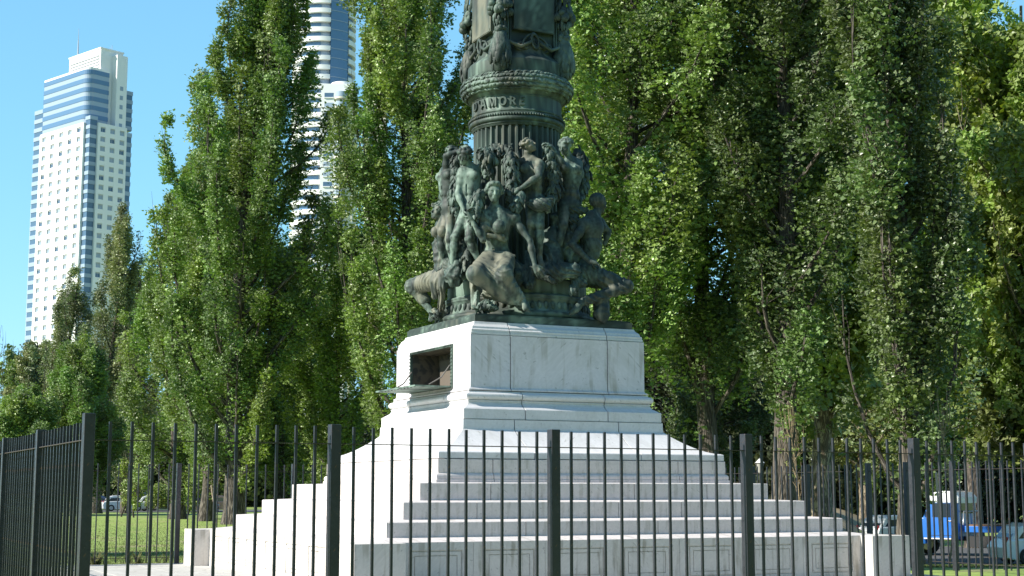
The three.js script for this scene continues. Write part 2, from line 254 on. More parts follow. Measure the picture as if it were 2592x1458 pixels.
// primitives of a sculpted body: tapered capsules and ellipsoids, joined smoothly, some cut away
const cap = (a, b, ra, rb = ra, k = 0.05, o = {}) => ({ t: 0, a, b, ra, rb, k, ...o });
const ell = (c, r, k = 0.05, o = {}) => ({ t: 1, a: c, r, k, ...o });
function sculpt(prims, cell = 0.013) {
  const lo = V(1e9, 1e9, 1e9), hi = V(-1e9, -1e9, -1e9);
  for (const p of prims) {
    const e = (p.t ? Math.max(...p.r) : Math.max(p.ra, p.rb)) + (p.fold ? p.fold.amp * 2 : 0) + 2 * cell;
    p.lo = p.a.clone(); p.hi = p.a.clone(); if (!p.t) { p.lo.min(p.b); p.hi.max(p.b); } p.lo.subScalar(e); p.hi.addScalar(e);
    if (p.t && p.q) p.iq = p.q.clone().invert();
    if (!p.cut) { lo.min(p.lo); hi.max(p.hi); }
  }
  lo.subScalar(cell * 3); hi.addScalar(cell * 3);
  const nx = Math.ceil((hi.x - lo.x) / cell), ny = Math.ceil((hi.y - lo.y) / cell), nz = Math.ceil((hi.z - lo.z) / cell), F = new Float32Array(nx * ny * nz).fill(0.6), tmp = V();
  for (const p of prims) {
    const m = p.k + cell * 2, cl = (v, n) => Math.max(0, Math.min(n - 1, v));
    const i0 = cl(Math.floor((p.lo.x - m - lo.x) / cell), nx), i1 = cl(Math.ceil((p.hi.x + m - lo.x) / cell), nx), j0 = cl(Math.floor((p.lo.y - m - lo.y) / cell), ny), j1 = cl(Math.ceil((p.hi.y + m - lo.y) / cell), ny), k0 = cl(Math.floor((p.lo.z - m - lo.z) / cell), nz), k1 = cl(Math.ceil((p.hi.z + m - lo.z) / cell), nz);
    let bx, by, bz, L2; if (!p.t) { bx = p.b.x - p.a.x; by = p.b.y - p.a.y; bz = p.b.z - p.a.z; L2 = bx * bx + by * by + bz * bz + 1e-9; }
    for (let k = k0; k <= k1; k++) for (let j = j0; j <= j1; j++) for (let i = i0; i <= i1; i++) {
      const x = lo.x + i * cell, y = lo.y + j * cell, z = lo.z + k * cell; let px = x - p.a.x, py = y - p.a.y, pz = z - p.a.z, d;
      if (!p.t) { const h = clamp((px * bx + py * by + pz * bz) / L2); px -= bx * h; py -= by * h; pz -= bz * h; d = Math.sqrt(px * px + py * py + pz * pz) - lerp(p.ra, p.rb, h); }
      else {
        if (p.iq) { tmp.set(px, py, pz).applyQuaternion(p.iq); px = tmp.x; py = tmp.y; pz = tmp.z; }
        const ax = px / p.r[0], ay = py / p.r[1], az = pz / p.r[2], q0 = Math.sqrt(ax * ax + ay * ay + az * az), q1 = Math.sqrt((ax / p.r[0]) ** 2 + (ay / p.r[1]) ** 2 + (az / p.r[2]) ** 2) + 1e-9; d = q0 * (q0 - 1) / q1;
      }
      if (p.fold && d < p.k + cell * 3) { const f = p.fold, u = x * f.d[0] + y * f.d[1] + z * f.d[2]; const w = Math.sin(u * f.f + 4.2 * perlin.noise(x * 2.6, y * 2.6, z * 2.6) * (f.w ?? 1)), am = f.amp * (0.75 + 0.9 * perlin.noise(x * 4 + 7, y * 4, z * 4)); d -= am * (1 - Math.abs(w)) * 1.6 - am * 0.6; }
      if (p.bump && d < p.k + cell * 3) d -= p.bump[0] * perlin.noise(x * p.bump[1], y * p.bump[1], z * p.bump[1]);
      const q = (k * ny + j) * nx + i, c = F[q], kk = p.k;
      if (p.cut) { const h = Math.max(kk - Math.abs(c + d), 0) / kk; F[q] = Math.max(c, -d) + h * h * kk * 0.25; }
      else { const h = Math.max(kk - Math.abs(c - d), 0) / kk; F[q] = Math.min(c, d) - h * h * kk * 0.25; }
    }
  }
  // surface nets
  const id = new Int32Array(nx * ny * nz).fill(-1), pos = [], nor = [], idx = [], off = [0, 1, nx, nx + 1, nx * ny, nx * ny + 1, nx * ny + nx, nx * ny + nx + 1];
  const E = [[0, 1], [2, 3], [4, 5], [6, 7], [0, 2], [1, 3], [4, 6], [5, 7], [0, 4], [1, 5], [2, 6], [3, 7]];
  for (let k = 0; k < nz - 1; k++) for (let j = 0; j < ny - 1; j++) for (let i = 0; i < nx - 1; i++) {
    const q = (k * ny + j) * nx + i; let mask = 0; for (let c = 0; c < 8; c++) if (F[q + off[c]] < 0) mask |= 1 << c;
    if (mask === 0 || mask === 255) continue;
    let sx = 0, sy = 0, sz = 0, n = 0;
    for (const [a, b] of E) { const A = F[q + off[a]], B = F[q + off[b]]; if ((A < 0) === (B < 0)) continue; const t = A / (A - B); sx += lerp(a & 1, b & 1, t); sy += lerp((a >> 1) & 1, (b >> 1) & 1, t); sz += lerp(a >> 2, b >> 2, t); n++; }
    id[q] = pos.length / 3; pos.push(lo.x + (i + sx / n) * cell, lo.y + (j + sy / n) * cell, lo.z + (k + sz / n) * cell);
    const g = V(F[q + 1] - F[q] + F[q + off[7]] - F[q + off[6]], F[q + nx] - F[q] + F[q + off[7]] - F[q + off[5]], F[q + nx * ny] - F[q] + F[q + off[7]] - F[q + off[3]]).normalize(); nor.push(g.x, g.y, g.z);
  }
  const quad = (a, b, c, d, f) => { if (a < 0 || b < 0 || c < 0 || d < 0) return; f ? idx.push(a, b, c, a, c, d) : idx.push(a, c, b, a, d, c); };
  for (let k = 1; k < nz - 1; k++) for (let j = 1; j < ny - 1; j++) for (let i = 1; i < nx - 1; i++) {
    const q = (k * ny + j) * nx + i, s = F[q] < 0, X = 1, Y = nx, Z = nx * ny;
    if (s !== F[q + X] < 0) quad(id[q - Y - Z], id[q - Z], id[q], id[q - Y], s);
    if (s !== F[q + Y] < 0) quad(id[q - X - Z], id[q - X], id[q], id[q - Z], s);
    if (s !== F[q + Z] < 0) quad(id[q - X - Y], id[q - Y], id[q], id[q - X], s);
  }
  const g = new THREE.BufferGeometry(); g.setAttribute('position', new THREE.Float32BufferAttribute(pos, 3)); g.setAttribute('normal', new THREE.Float32BufferAttribute(nor, 3)); g.setIndex(idx); g.computeVertexNormals(); return g;
}
// a head with a face: c centre, hs half height, f where it looks, u its crown direction
function head(c, hs, f, u, hair = 'curls', seed = 1) {
  f = f.clone().normalize(); const r = V().crossVectors(f, u).normalize().negate(); u = V().crossVectors(f, r).normalize(); if (u.y < -0.9) u.negate();
  const m = new THREE.Matrix4().makeBasis(r, u, f); if (m.determinant() < 0) { r.negate(); m.makeBasis(r, u, f); }
  const q = new THREE.Quaternion().setFromRotationMatrix(m), P = (a, b, d) => c.clone().addScaledVector(r, a * hs).addScaledVector(u, b * hs).addScaledVector(f, d * hs), R = (...x) => x.map(v => v * hs), O = { q }, R1 = rng(seed);
  const out = [
    ell(P(0, 0.22, -0.12), R(0.68, 0.74, 0.84), 0.02, O), ell(P(0, -0.24, 0.2), R(0.54, 0.74, 0.6), 0.04, O), cap(P(-0.12, -0.8, 0.5), P(0.12, -0.8, 0.5), 0.19 * hs, 0.19 * hs, 0.04),
    cap(P(-0.34, 0.14, 0.66), P(0.34, 0.14, 0.66), 0.13 * hs, 0.13 * hs, 0.02),
    ell(P(-0.27, -0.02, 0.84), R(0.17, 0.12, 0.15), 0.012, { q, cut: 1 }), ell(P(0.27, -0.02, 0.84), R(0.17, 0.12, 0.15), 0.012, { q, cut: 1 }),
    ell(P(-0.26, -0.02, 0.68), R(0.12, 0.09, 0.1), 0.006, O), ell(P(0.26, -0.02, 0.68), R(0.12, 0.09, 0.1), 0.006, O),
    cap(P(0, 0.08, 0.78), P(0, -0.27, 0.98), 0.075 * hs, 0.125 * hs, 0.015),
    cap(P(-0.13, -0.47, 0.76), P(0.13, -0.47, 0.76), 0.075 * hs, 0.075 * hs, 0.01), cap(P(-0.1, -0.6, 0.74), P(0.1, -0.6, 0.74), 0.08 * hs, 0.08 * hs, 0.01),
    cap(P(-0.2, -0.535, 0.85), P(0.2, -0.535, 0.85), 0.03 * hs, 0.03 * hs, 0.006, { cut: 1 }),
    ell(P(-0.4, -0.25, 0.5), R(0.2, 0.2, 0.2), 0.04, O), ell(P(0.4, -0.25, 0.5), R(0.2, 0.2, 0.2), 0.04, O),
    ell(P(-0.66, -0.05, -0.05), R(0.09, 0.2, 0.15), 0.01, O), ell(P(0.66, -0.05, -0.05), R(0.09, 0.2, 0.15), 0.01, O),
  ];
  if (hair === 'curls') for (let i = 0; i < 46; i++) { const a = R1() * 6.28, b = R1(), s = Math.sqrt(1 - b * b * 0.9); const x = Math.cos(a) * s * 0.74, z = Math.sin(a) * s * 0.86 - 0.16, y = 0.2 + b * 0.74; if (z > 0.5 && y < 0.62) continue; out.push(ell(P(x, y, z), R(0.2 + R1() * 0.08, 0.16, 0.2), 0.012, O)); }
  if (hair === 'bun') {
    for (const s of [-1, 1]) for (let i = 0; i < 7; i++) { const t = i / 6; out.push(ell(P(s * (0.16 + 0.6 * t), 0.82 - 0.75 * t * t, 0.52 - 0.55 * t), R(0.26, 0.24, 0.3), 0.02, { q, bump: [0.01, 40] })); }
    out.push(ell(P(0, 0.5, -0.35), R(0.8, 0.66, 0.78), 0.03, { q, fold: { d: [20 * u.x + 8, 20 * u.y, 20 * u.z], f: 3, amp: 0.009 } }), ell(P(0, -0.05, -0.95), R(0.42, 0.4, 0.36), 0.03, { q, bump: [0.02, 25] }));
  }
  if (hair === 'cap') out.push(ell(P(0, 0.22, -0.16), R(0.78, 0.82, 0.9), 0.02, { q, bump: [0.012, 22] }));
  return out;
}
// a hand: palm from the wrist along dir, five fingers that curl towards n
function hand(w, dir, n, S, curl = 0.5) {
  dir = dir.clone().normalize(); const side = V().crossVectors(dir, n).normalize(); n = V().crossVectors(side, dir).normalize();
  const P = (a, b, d) => w.clone().addScaledVector(dir, a * S).addScaledVector(side, b * S).addScaledVector(n, d * S), out = [cap(P(0.01, 0, 0), P(0.085, 0.02, 0), 0.028 * S, 0.026 * S, 0.02), cap(P(0.02, -0.012, 0), P(0.085, -0.022, 0), 0.026 * S, 0.024 * S, 0.02)];
  [[0.032, 0.068], [0.011, 0.078], [-0.011, 0.072], [-0.032, 0.056]].forEach(([s, l]) => { const c = curl, k1 = P(0.095, s, 0), k2 = P(0.095 + l * 0.55 * Math.cos(c), s * 1.1, l * 0.55 * Math.sin(c)), k3 = P(0.095 + l * (0.55 * Math.cos(c) + 0.55 * Math.cos(2 * c)), s * 1.1, l * (0.55 * Math.sin(c) + 0.55 * Math.sin(2 * c))); out.push(cap(k1, k2, 0.0115 * S, 0.0105 * S, 0.006), cap(k2, k3, 0.0105 * S, 0.009 * S, 0.006)); });
  out.push(cap(P(0.03, 0.03, 0.005), P(0.07, 0.062, 0.025 * (1 + curl)), 0.014 * S, 0.012 * S, 0.01), cap(P(0.07, 0.062, 0.025 * (1 + curl)), P(0.105, 0.062, 0.04 * (1 + curl)), 0.012 * S, 0.0095 * S, 0.006));
  return out;
}
// a nude torso from pelvis to neck; facing f
function torso(chest, waist, pelvis, sL, sR, neck, f, S, o = {}) {
  f = f.clone().normalize(); const mid = (a, b, t) => a.clone().lerp(b, t), up = V().subVectors(chest, waist).normalize(), rt = V().crossVectors(up, f).normalize(), ff = V().crossVectors(rt, up).normalize(), q = new THREE.Quaternion().setFromRotationMatrix(new THREE.Matrix4().makeBasis(rt, up, ff)), P = (c, a, b, d) => c.clone().addScaledVector(rt, a * S).addScaledVector(up, b * S).addScaledVector(ff, d * S), R = (...x) => x.map(v => v * S);
  const out = [
    ell(chest, R(0.165, 0.2, 0.125), 0.06, { q }), ell(P(chest, 0, -0.13, 0.01), R(0.14, 0.12, 0.1), 0.06, { q }), ell(waist, R(0.125, 0.15, 0.095), 0.08, { q }), ell(pelvis, R(0.16, 0.13, 0.12), 0.08, { q }),
    cap(sL, mid(chest, sL, 0.35), 0.075 * S, 0.09 * S, 0.06), cap(sR, mid(chest, sR, 0.35), 0.075 * S, 0.09 * S, 0.06), ell(sL, R(0.07, 0.075, 0.07), 0.05, { q }), ell(sR, R(0.07, 0.075, 0.07), 0.05, { q }),
    cap(neck, P(chest, 0, 0.17, -0.01), 0.05 * S, 0.075 * S, 0.06),
    cap(mid(neck, sL, 0.15), mid(chest, sL, 0.8).addScaledVector(up, 0.06 * S), 0.045 * S, 0.05 * S, 0.05), cap(mid(neck, sR, 0.15), mid(chest, sR, 0.8).addScaledVector(up, 0.06 * S), 0.045 * S, 0.05 * S, 0.05),
  ];
  if (o.female) for (const s of [-1, 1]) out.push(ell(P(chest, s * 0.085, -0.02, 0.115), R(0.075, 0.078, 0.07), 0.03, { q }));
  else for (const s of [-1, 1]) out.push(ell(P(chest, s * 0.075, 0.03, 0.09), R(0.085, 0.065, 0.045), 0.025, { q }), ell(P(waist, s * 0.035, 0.07, 0.08), R(0.035, 0.04, 0.025), 0.02, { q }), ell(P(waist, s * 0.035, -0.01, 0.08), R(0.035, 0.04, 0.025), 0.02, { q }), ell(P(waist, s * 0.1, -0.04, 0.02), R(0.05, 0.07, 0.06), 0.03, { q }));
  out.push(cap(P(waist, 0, 0.09, 0.108), P(waist, 0, -0.08, 0.102), 0.008 * S, 0.008 * S, 0.02, { cut: 1 }), ell(P(waist, 0, -0.05, 0.1), R(0.014, 0.018, 0.02), 0.012, { q, cut: 1 }));
  return out;
}
function arm(s, e, w, S, hd) {
  const mid = (a, b, t) => a.clone().lerp(b, t);
  return [cap(s, e, 0.058 * S, 0.042 * S, 0.04), ell(mid(s, e, 0.45), [0.056 * S, 0.056 * S, 0.056 * S], 0.05), cap(e, mid(e, w, 0.35), 0.042 * S, 0.046 * S, 0.03), cap(mid(e, w, 0.3), w, 0.046 * S, 0.028 * S, 0.03), ...(hd || [])];
}
function leg(h, k, a, toe, S) {
  const mid = (x, y, t) => x.clone().lerp(y, t), out = [cap(h, k, 0.094 * S, 0.06 * S, 0.06), cap(k, mid(k, a, 0.35), 0.056 * S, 0.06 * S, 0.04), cap(mid(k, a, 0.3), a, 0.06 * S, 0.034 * S, 0.04), ell(k, [0.06 * S, 0.062 * S, 0.06 * S], 0.03)];
  if (toe) { out.push(cap(a, mid(a, toe, 0.7), 0.038 * S, 0.04 * S, 0.03), cap(a, a.clone().lerp(toe, -0.22), 0.035 * S, 0.03 * S, 0.02)); const d = V().subVectors(toe, a).normalize(), sd = V().crossVectors(d, V(0, 1, 0.4)).normalize(); for (let i = 0; i < 5; i++) { const b = mid(a, toe, 0.62).addScaledVector(sd, (i - 2) * 0.018 * S); out.push(cap(b, b.clone().addScaledVector(d, (0.075 - 0.009 * i) * S), 0.015 * S, 0.012 * S, 0.008)); } }
  return out;
}
const leafBlade = (() => { const g = new THREE.SphereGeometry(1, 7, 5); g.scale(0.5, 0.09, 0.22); const p = g.attributes.position; for (let i = 0; i < p.count; i++) { const x = p.getX(i); p.setY(i, p.getY(i) - 0.5 * x * x + 0.03 * Math.abs(p.getZ(i)) * 4); p.setZ(i, p.getZ(i) * (1 - 0.5 * Math.max(0, x))); } g.computeVertexNormals(); return plain(g); })();
// a garland of bronze leaves hanging along a path of [point, radius]
function garland(path, n, len, seed, down = 0.8, outward = V(0, 0, 1)) {
  const R = rng(seed), out = [], curve = new THREE.CatmullRomCurve3(path.map(p => p[0])), m = new THREE.Matrix4(), dirv = V(), z = V(), y = V();
  const N = 26, pts = [], rad = []; for (let i = 0; i <= N; i++) { const t = i / N; pts.push(curve.getPoint(t)); const k = t * (path.length - 1), a = Math.floor(Math.min(k, path.length - 2)); rad.push(lerp(path[a][1], path[a + 1][1], k - a) * 0.8); }
  out.push(plain(tube(pts, rad, 9)));
  for (let i = 0; i < n; i++) {
    const t = (i + R()) / n, c = curve.getPoint(t), k = t * (path.length - 1), a = Math.floor(Math.min(k, path.length - 2)), r = lerp(path[a][1], path[a + 1][1], k - a), tg = curve.getTangent(t), th = R() * 6.283;
    const u = V().crossVectors(tg, V(0.2, 0.1, 0.97)).normalize(), w = V().crossVectors(tg, u), o = u.multiplyScalar(Math.cos(th)).addScaledVector(w, Math.sin(th));
    dirv.set(R() - 0.5, -down * 1.4 + (R() - 0.5) * 0.7, R() - 0.5).addScaledVector(o, 0.45).normalize(); y.copy(o).addScaledVector(dirv, -o.dot(dirv)).normalize(); z.crossVectors(dirv, y);
    const s = len * (0.75 + R() * 0.6); m.makeBasis(dirv.clone().multiplyScalar(s), y.clone().multiplyScalar(s), z.multiplyScalar(s)).setPosition(c.addScaledVector(o, r * (0.82 + R() * 0.25))); out.push(leafBlade.clone().applyMatrix4(m));
  }
  return mergeGeometries(out);
}
// ---------------------------------------------------------------- the bronze sculpture group and column
const bronze = thing('bronze_sculpture_group', 'green bronze figures and leaf garlands round a fluted column on the marble pedestal', 'sculpture', MON, YAW);
bronze.updateMatrixWorld(); const toBronze = bronze.matrixWorld.clone().invert();
const L = g => { g.applyMatrix4(toBronze); return g; };            // world shapes into the group's own axes
{
  const seg = (w, h, d, y, b) => bpart('plinth', new THREE.BoxGeometry(w, h, d, 40, 3, 40).translate(0, y, 0), bronze, b);
  seg(3.458, 0.13, 3.458, 4.875, 0.05); seg(3.40, 0.03, 3.40, 4.955, 0.05);
  const lathe = (pts, n = 96, sub = 1) => new THREE.LatheGeometry(pts.map(p => new THREE.Vector2(...p)), n);
  const arc = (r, y, a, from, to, n = 8) => Array.from({ length: n + 1 }, (_, i) => { const t = from + (to - from) * i / n; return [r + a * Math.cos(t), y + a * Math.sin(t)]; });
  // socle drum with a row of eggs
  bpart('socle', toCreasedNormals(lathe([[1.60, 4.965], [1.62, 4.99], ...arc(1.56, 5.045, 0.065, -1.2, 1.4), [1.53, 5.11], [1.50, 5.14], [1.46, 5.30], [1.49, 5.36], [1.50, 5.37], [1.50, 5.40], ...arc(1.475, 5.425, 0.03, -1.5, 1.5, 5), [1.44, 5.46], [1.42, 5.48], [1.43, 5.50], [1.43, 5.76], [1.40, 5.80], [1.2, 5.83], [0.2, 5.84]], 120), 0.6), bronze, 0.15);
  const egg = new THREE.SphereGeometry(1, 8, 6); for (let i = 0; i < 64; i++) { const a = (i + 0.5) / 64 * 6.283; bpart('egg_ornament', egg.clone().scale(0.05, 0.085, 0.045).translate(Math.sin(a) * 1.475, 5.235, Math.cos(a) * 1.475), bronze, 0.1); }
  // fluted shaft
  const fl = 40, shaftProfile = [], pos = []; const ring = []; for (let i = 0; i < fl; i++) for (let q = 0; q < 8; q++) { const t = q / 8, a = (i + t) / fl * 6.2832, r = t < 0.28 ? 0.905 : 0.905 - 0.06 * Math.sin((t - 0.28) / 0.72 * Math.PI); ring.push([Math.sin(a) * r, Math.cos(a) * r]); }
  for (let i = 0; i < ring.length; i++) for (let s = 0; s < 12; s++) { const [a, b] = [ring[i], ring[(i + 1) % ring.length]], y0 = 5.8 + s * 0.2675, y1 = y0 + 0.2675; pos.push(a[0], y0, a[1], b[0], y0, b[1], b[0], y1, b[1], a[0], y0, a[1], b[0], y1, b[1], a[0], y1, a[1]); }
  const sg = new THREE.BufferGeometry(); sg.setAttribute('position', new THREE.Float32BufferAttribute(pos, 3)); sg.computeVertexNormals(); bpart('shaft', toCreasedNormals(sg, 0.5), bronze, -0.1);
  // mouldings above the flutes
  bpart('capital_moulding', toCreasedNormals(lathe([[0.84, 8.99], [0.915, 9.0], [0.93, 9.03], [0.95, 9.05], [0.95, 9.075], ...arc(0.945, 9.135, 0.06, -1.4, 1.4), [0.955, 9.20], [0.985, 9.215], [0.985, 9.25], [0.955, 9.27], ...arc(0.94, 9.30, 0.03, -1.3, 1.3, 5), [0.945, 9.335], [0.94, 9.35], [0.94, 9.60], [0.955, 9.615], [0.95, 9.63], [0.968, 9.64], [1.005, 9.68], [1.05, 9.735], [1.06, 9.78], [1.0, 9.9], [1.0, 10.05], [1.02, 10.12], [1.03, 10.16], [1.03, 10.36], [1.0, 10.40], [0.93, 10.46], [0.86, 10.52], [0.84, 10.58], [0.84, 10.70], [0.3, 10.71]], 128), 0.6), bronze, -0.02);
  const pearl = new THREE.SphereGeometry(1, 7, 5); { const gs = []; for (let i = 0; i < 110; i++) { const a = i / 110 * 6.283; gs.push(pearl.clone().scale(0.022, 0.03, 0.025).rotateY(a).translate(Math.sin(a) * 1.0, 9.205, Math.cos(a) * 1.0)); } const b = bpart('leaf_border', gs, bronze, 0); b.userData.kind = 'stuff'; }
  // laurel wreath round the drum
  { const path = []; for (let i = 0; i <= 24; i++) { const a = i / 24 * 6.2832; path.push([V(Math.sin(a) * 1.03, 9.93, Math.cos(a) * 1.03), 0.15]); }
    const gs = [new THREE.TorusGeometry(0.985, 0.185, 14, 120).rotateX(Math.PI / 2).translate(0, 9.9, 0)], R = rng(5), m = new THREE.Matrix4();
    for (let i = 0; i < 96; i++) for (let j = 0; j < 8; j++) { const a = (i + (j % 2) * 0.5 + R() * 0.4) / 96 * 6.2832, th = -2.1 + j * 0.5 + (R() - 0.5) * 0.1, rr = 0.985 + 0.19 * Math.cos(th), y = 9.9 + 0.19 * Math.sin(th), c = V(Math.sin(a), 0, Math.cos(a)), o = c.clone().multiplyScalar(Math.cos(th)).add(V(0, Math.sin(th), 0)), d = V(Math.cos(a), 0, -Math.sin(a)).addScaledVector(V(0, 1, 0), (R() - 0.5) * 1.3).addScaledVector(o, 0.3).normalize(), z = V().crossVectors(d, o).normalize(), s = 0.15 + R() * 0.04; o.crossVectors(z, d); m.makeBasis(d.multiplyScalar(s), o.multiplyScalar(s * 1.3), z.multiplyScalar(s)).setPosition(c.x * rr, y, c.z * rr); gs.push(leafBlade.clone().applyMatrix4(m)); }
    bpart('laurel_wreath', gs, bronze, 0.12); }
  // raised inscription
  { const font = await new FontLoader().loadAsync('fonts/droid/droid_sans_bold.typeface.json'), word = 'D\'AMORE'; let ang = -1.33 + 0.26; 
    const camAz = -YAW; // towards the camera, in the group's axes
    let a = camAz - 1.19;
    for (const ch of word) { const g = new TextGeometry(ch, { font, size: 0.185, depth: 0.045, curveSegments: 4, bevelEnabled: false }); g.computeBoundingBox(); const w = g.boundingBox.max.x + 0.035; a += w / 2 / 0.94; g.translate(-w / 2, 0, 0).rotateY(a).translate(Math.sin(a) * 0.932, 9.39, Math.cos(a) * 0.932); bpart('letter', g, bronze, -0.5); a += w / 2 / 0.94; } }
  // the square block with tablets, its pilasters and the ribbon knot below
  bpart('column_block', new THREE.BoxGeometry(1.40, 3.4, 1.40, 14, 30, 14).translate(0, 12.42, 0), bronze, -0.1);
  for (let k = 0; k < 4; k++) {
    const gs = [], a = -k * Math.PI / 2; for (const s of [-1, 1]) for (let q = 0; q < 3; q++) gs.push(new THREE.BoxGeometry(0.035, 3.3, 0.05, 1, 20, 1).translate(s * (0.50 + q * 0.055), 12.4, 0.715 + 0.01));
    bpart('pilaster', mergeGeometries(gs.map(plain)).rotateY(a), bronze, 0.05);
    bpart('tablet', toCreasedNormals(mergeGeometries([new THREE.BoxGeometry(0.92, 2.4, 0.13, 12, 24, 2).translate(0, 12.2, 0.76), new THREE.BoxGeometry(0.86, 0.05, 0.15, 8, 2, 2).translate(0, 11.04, 0.76)].map(plain)), 0.4).rotateY(a), bronze, -0.06, k === 1 ? 0.35 : 0.05);
    const kn = []; for (let q = 0; q < 5; q++) { const t = new THREE.TorusGeometry(0.10 + 0.02 * (q % 2), 0.03, 6, 18).scale(1.5, 0.8, 1).rotateZ(q * 0.9).translate(-0.26 + q * 0.13, 10.78 - 0.06 * Math.abs(q - 2) + 0.05 * (q % 2), 0.86 - 0.04 * Math.abs(q - 2)); kn.push(t); }
    for (const s of [-1, 1]) kn.push(tube([V(s * 0.1, 10.75, 0.88), V(s * 0.35, 10.62, 0.9), V(s * 0.62, 10.74, 0.8)], [0.035, 0.04, 0.035], 7));
    bpart('ribbon_knot', mergeGeometries(kn.map(plain)).rotateY(a), bronze, -0.05);
    // corner festoon of leaves and fruit ending in a tassel of leaves
    const c = a - Math.PI / 4, gs2 = [], R = rng(40 + k), X = 1.03, m = new THREE.Matrix4();
    const bell = (y0, y1, r0, r1, n, len) => { for (let i = 0; i < n; i++) { const t = R(), th = R() * 6.283, y = lerp(y0, y1, t), r = lerp(r0, r1, Math.sin(t * 1.57)), d = V(Math.sin(th) * 0.16, -1, Math.cos(th) * 0.16).normalize(), o = V(Math.sin(th), 0.16, Math.cos(th)).normalize(), z = V().crossVectors(d, o); m.makeBasis(d.multiplyScalar(len), o.multiplyScalar(len), z.multiplyScalar(len * 0.8)).setPosition(Math.sin(th) * r, y, X + Math.cos(th) * r); gs2.push(leafBlade.clone().applyMatrix4(m)); } };
    bell(12.6, 11.75, 0.09, 0.14, 46, 0.24); bell(11.75, 11.45, 0.1, 0.2, 46, 0.24);
    for (let i = 0; i < 20; i++) { const th = R() * 6.283, y = 11.30 + R() * 0.2, r = 0.17 + R() * 0.04; gs2.push(plain(new THREE.SphereGeometry(0.075 + R() * 0.02, 10, 8).translate(Math.sin(th) * r, y, X + Math.cos(th) * r))); }
    bell(11.28, 11.0, 0.17, 0.10, 36, 0.2); gs2.push(plain(new THREE.CylinderGeometry(0.1, 0.07, 0.28, 10).translate(0, 10.98, X)));
    for (let i = 0; i < 12; i++) { const th = R() * 6.283; gs2.push(plain(new THREE.SphereGeometry(0.06, 8, 6).translate(Math.sin(th) * 0.1, 10.9 + R() * 0.1, X + Math.cos(th) * 0.1))); }
    bell(10.86, 10.36, 0.10, 0.215, 70, 0.40); gs2.push(plain(new THREE.LatheGeometry([[0.06, 10.9], [0.15, 10.75], [0.2, 10.5], [0.2, 10.3], [0.15, 10.1], [0.02, 10.02]].map(p => new THREE.Vector2(...p)).reverse(), 14).translate(0, 0, X))); bell(10.35, 10.18, 0.215, 0.16, 30, 0.28);
    bpart('corner_festoon', mergeGeometries(gs2).rotateY(c), bronze, -0.12);
  }
}
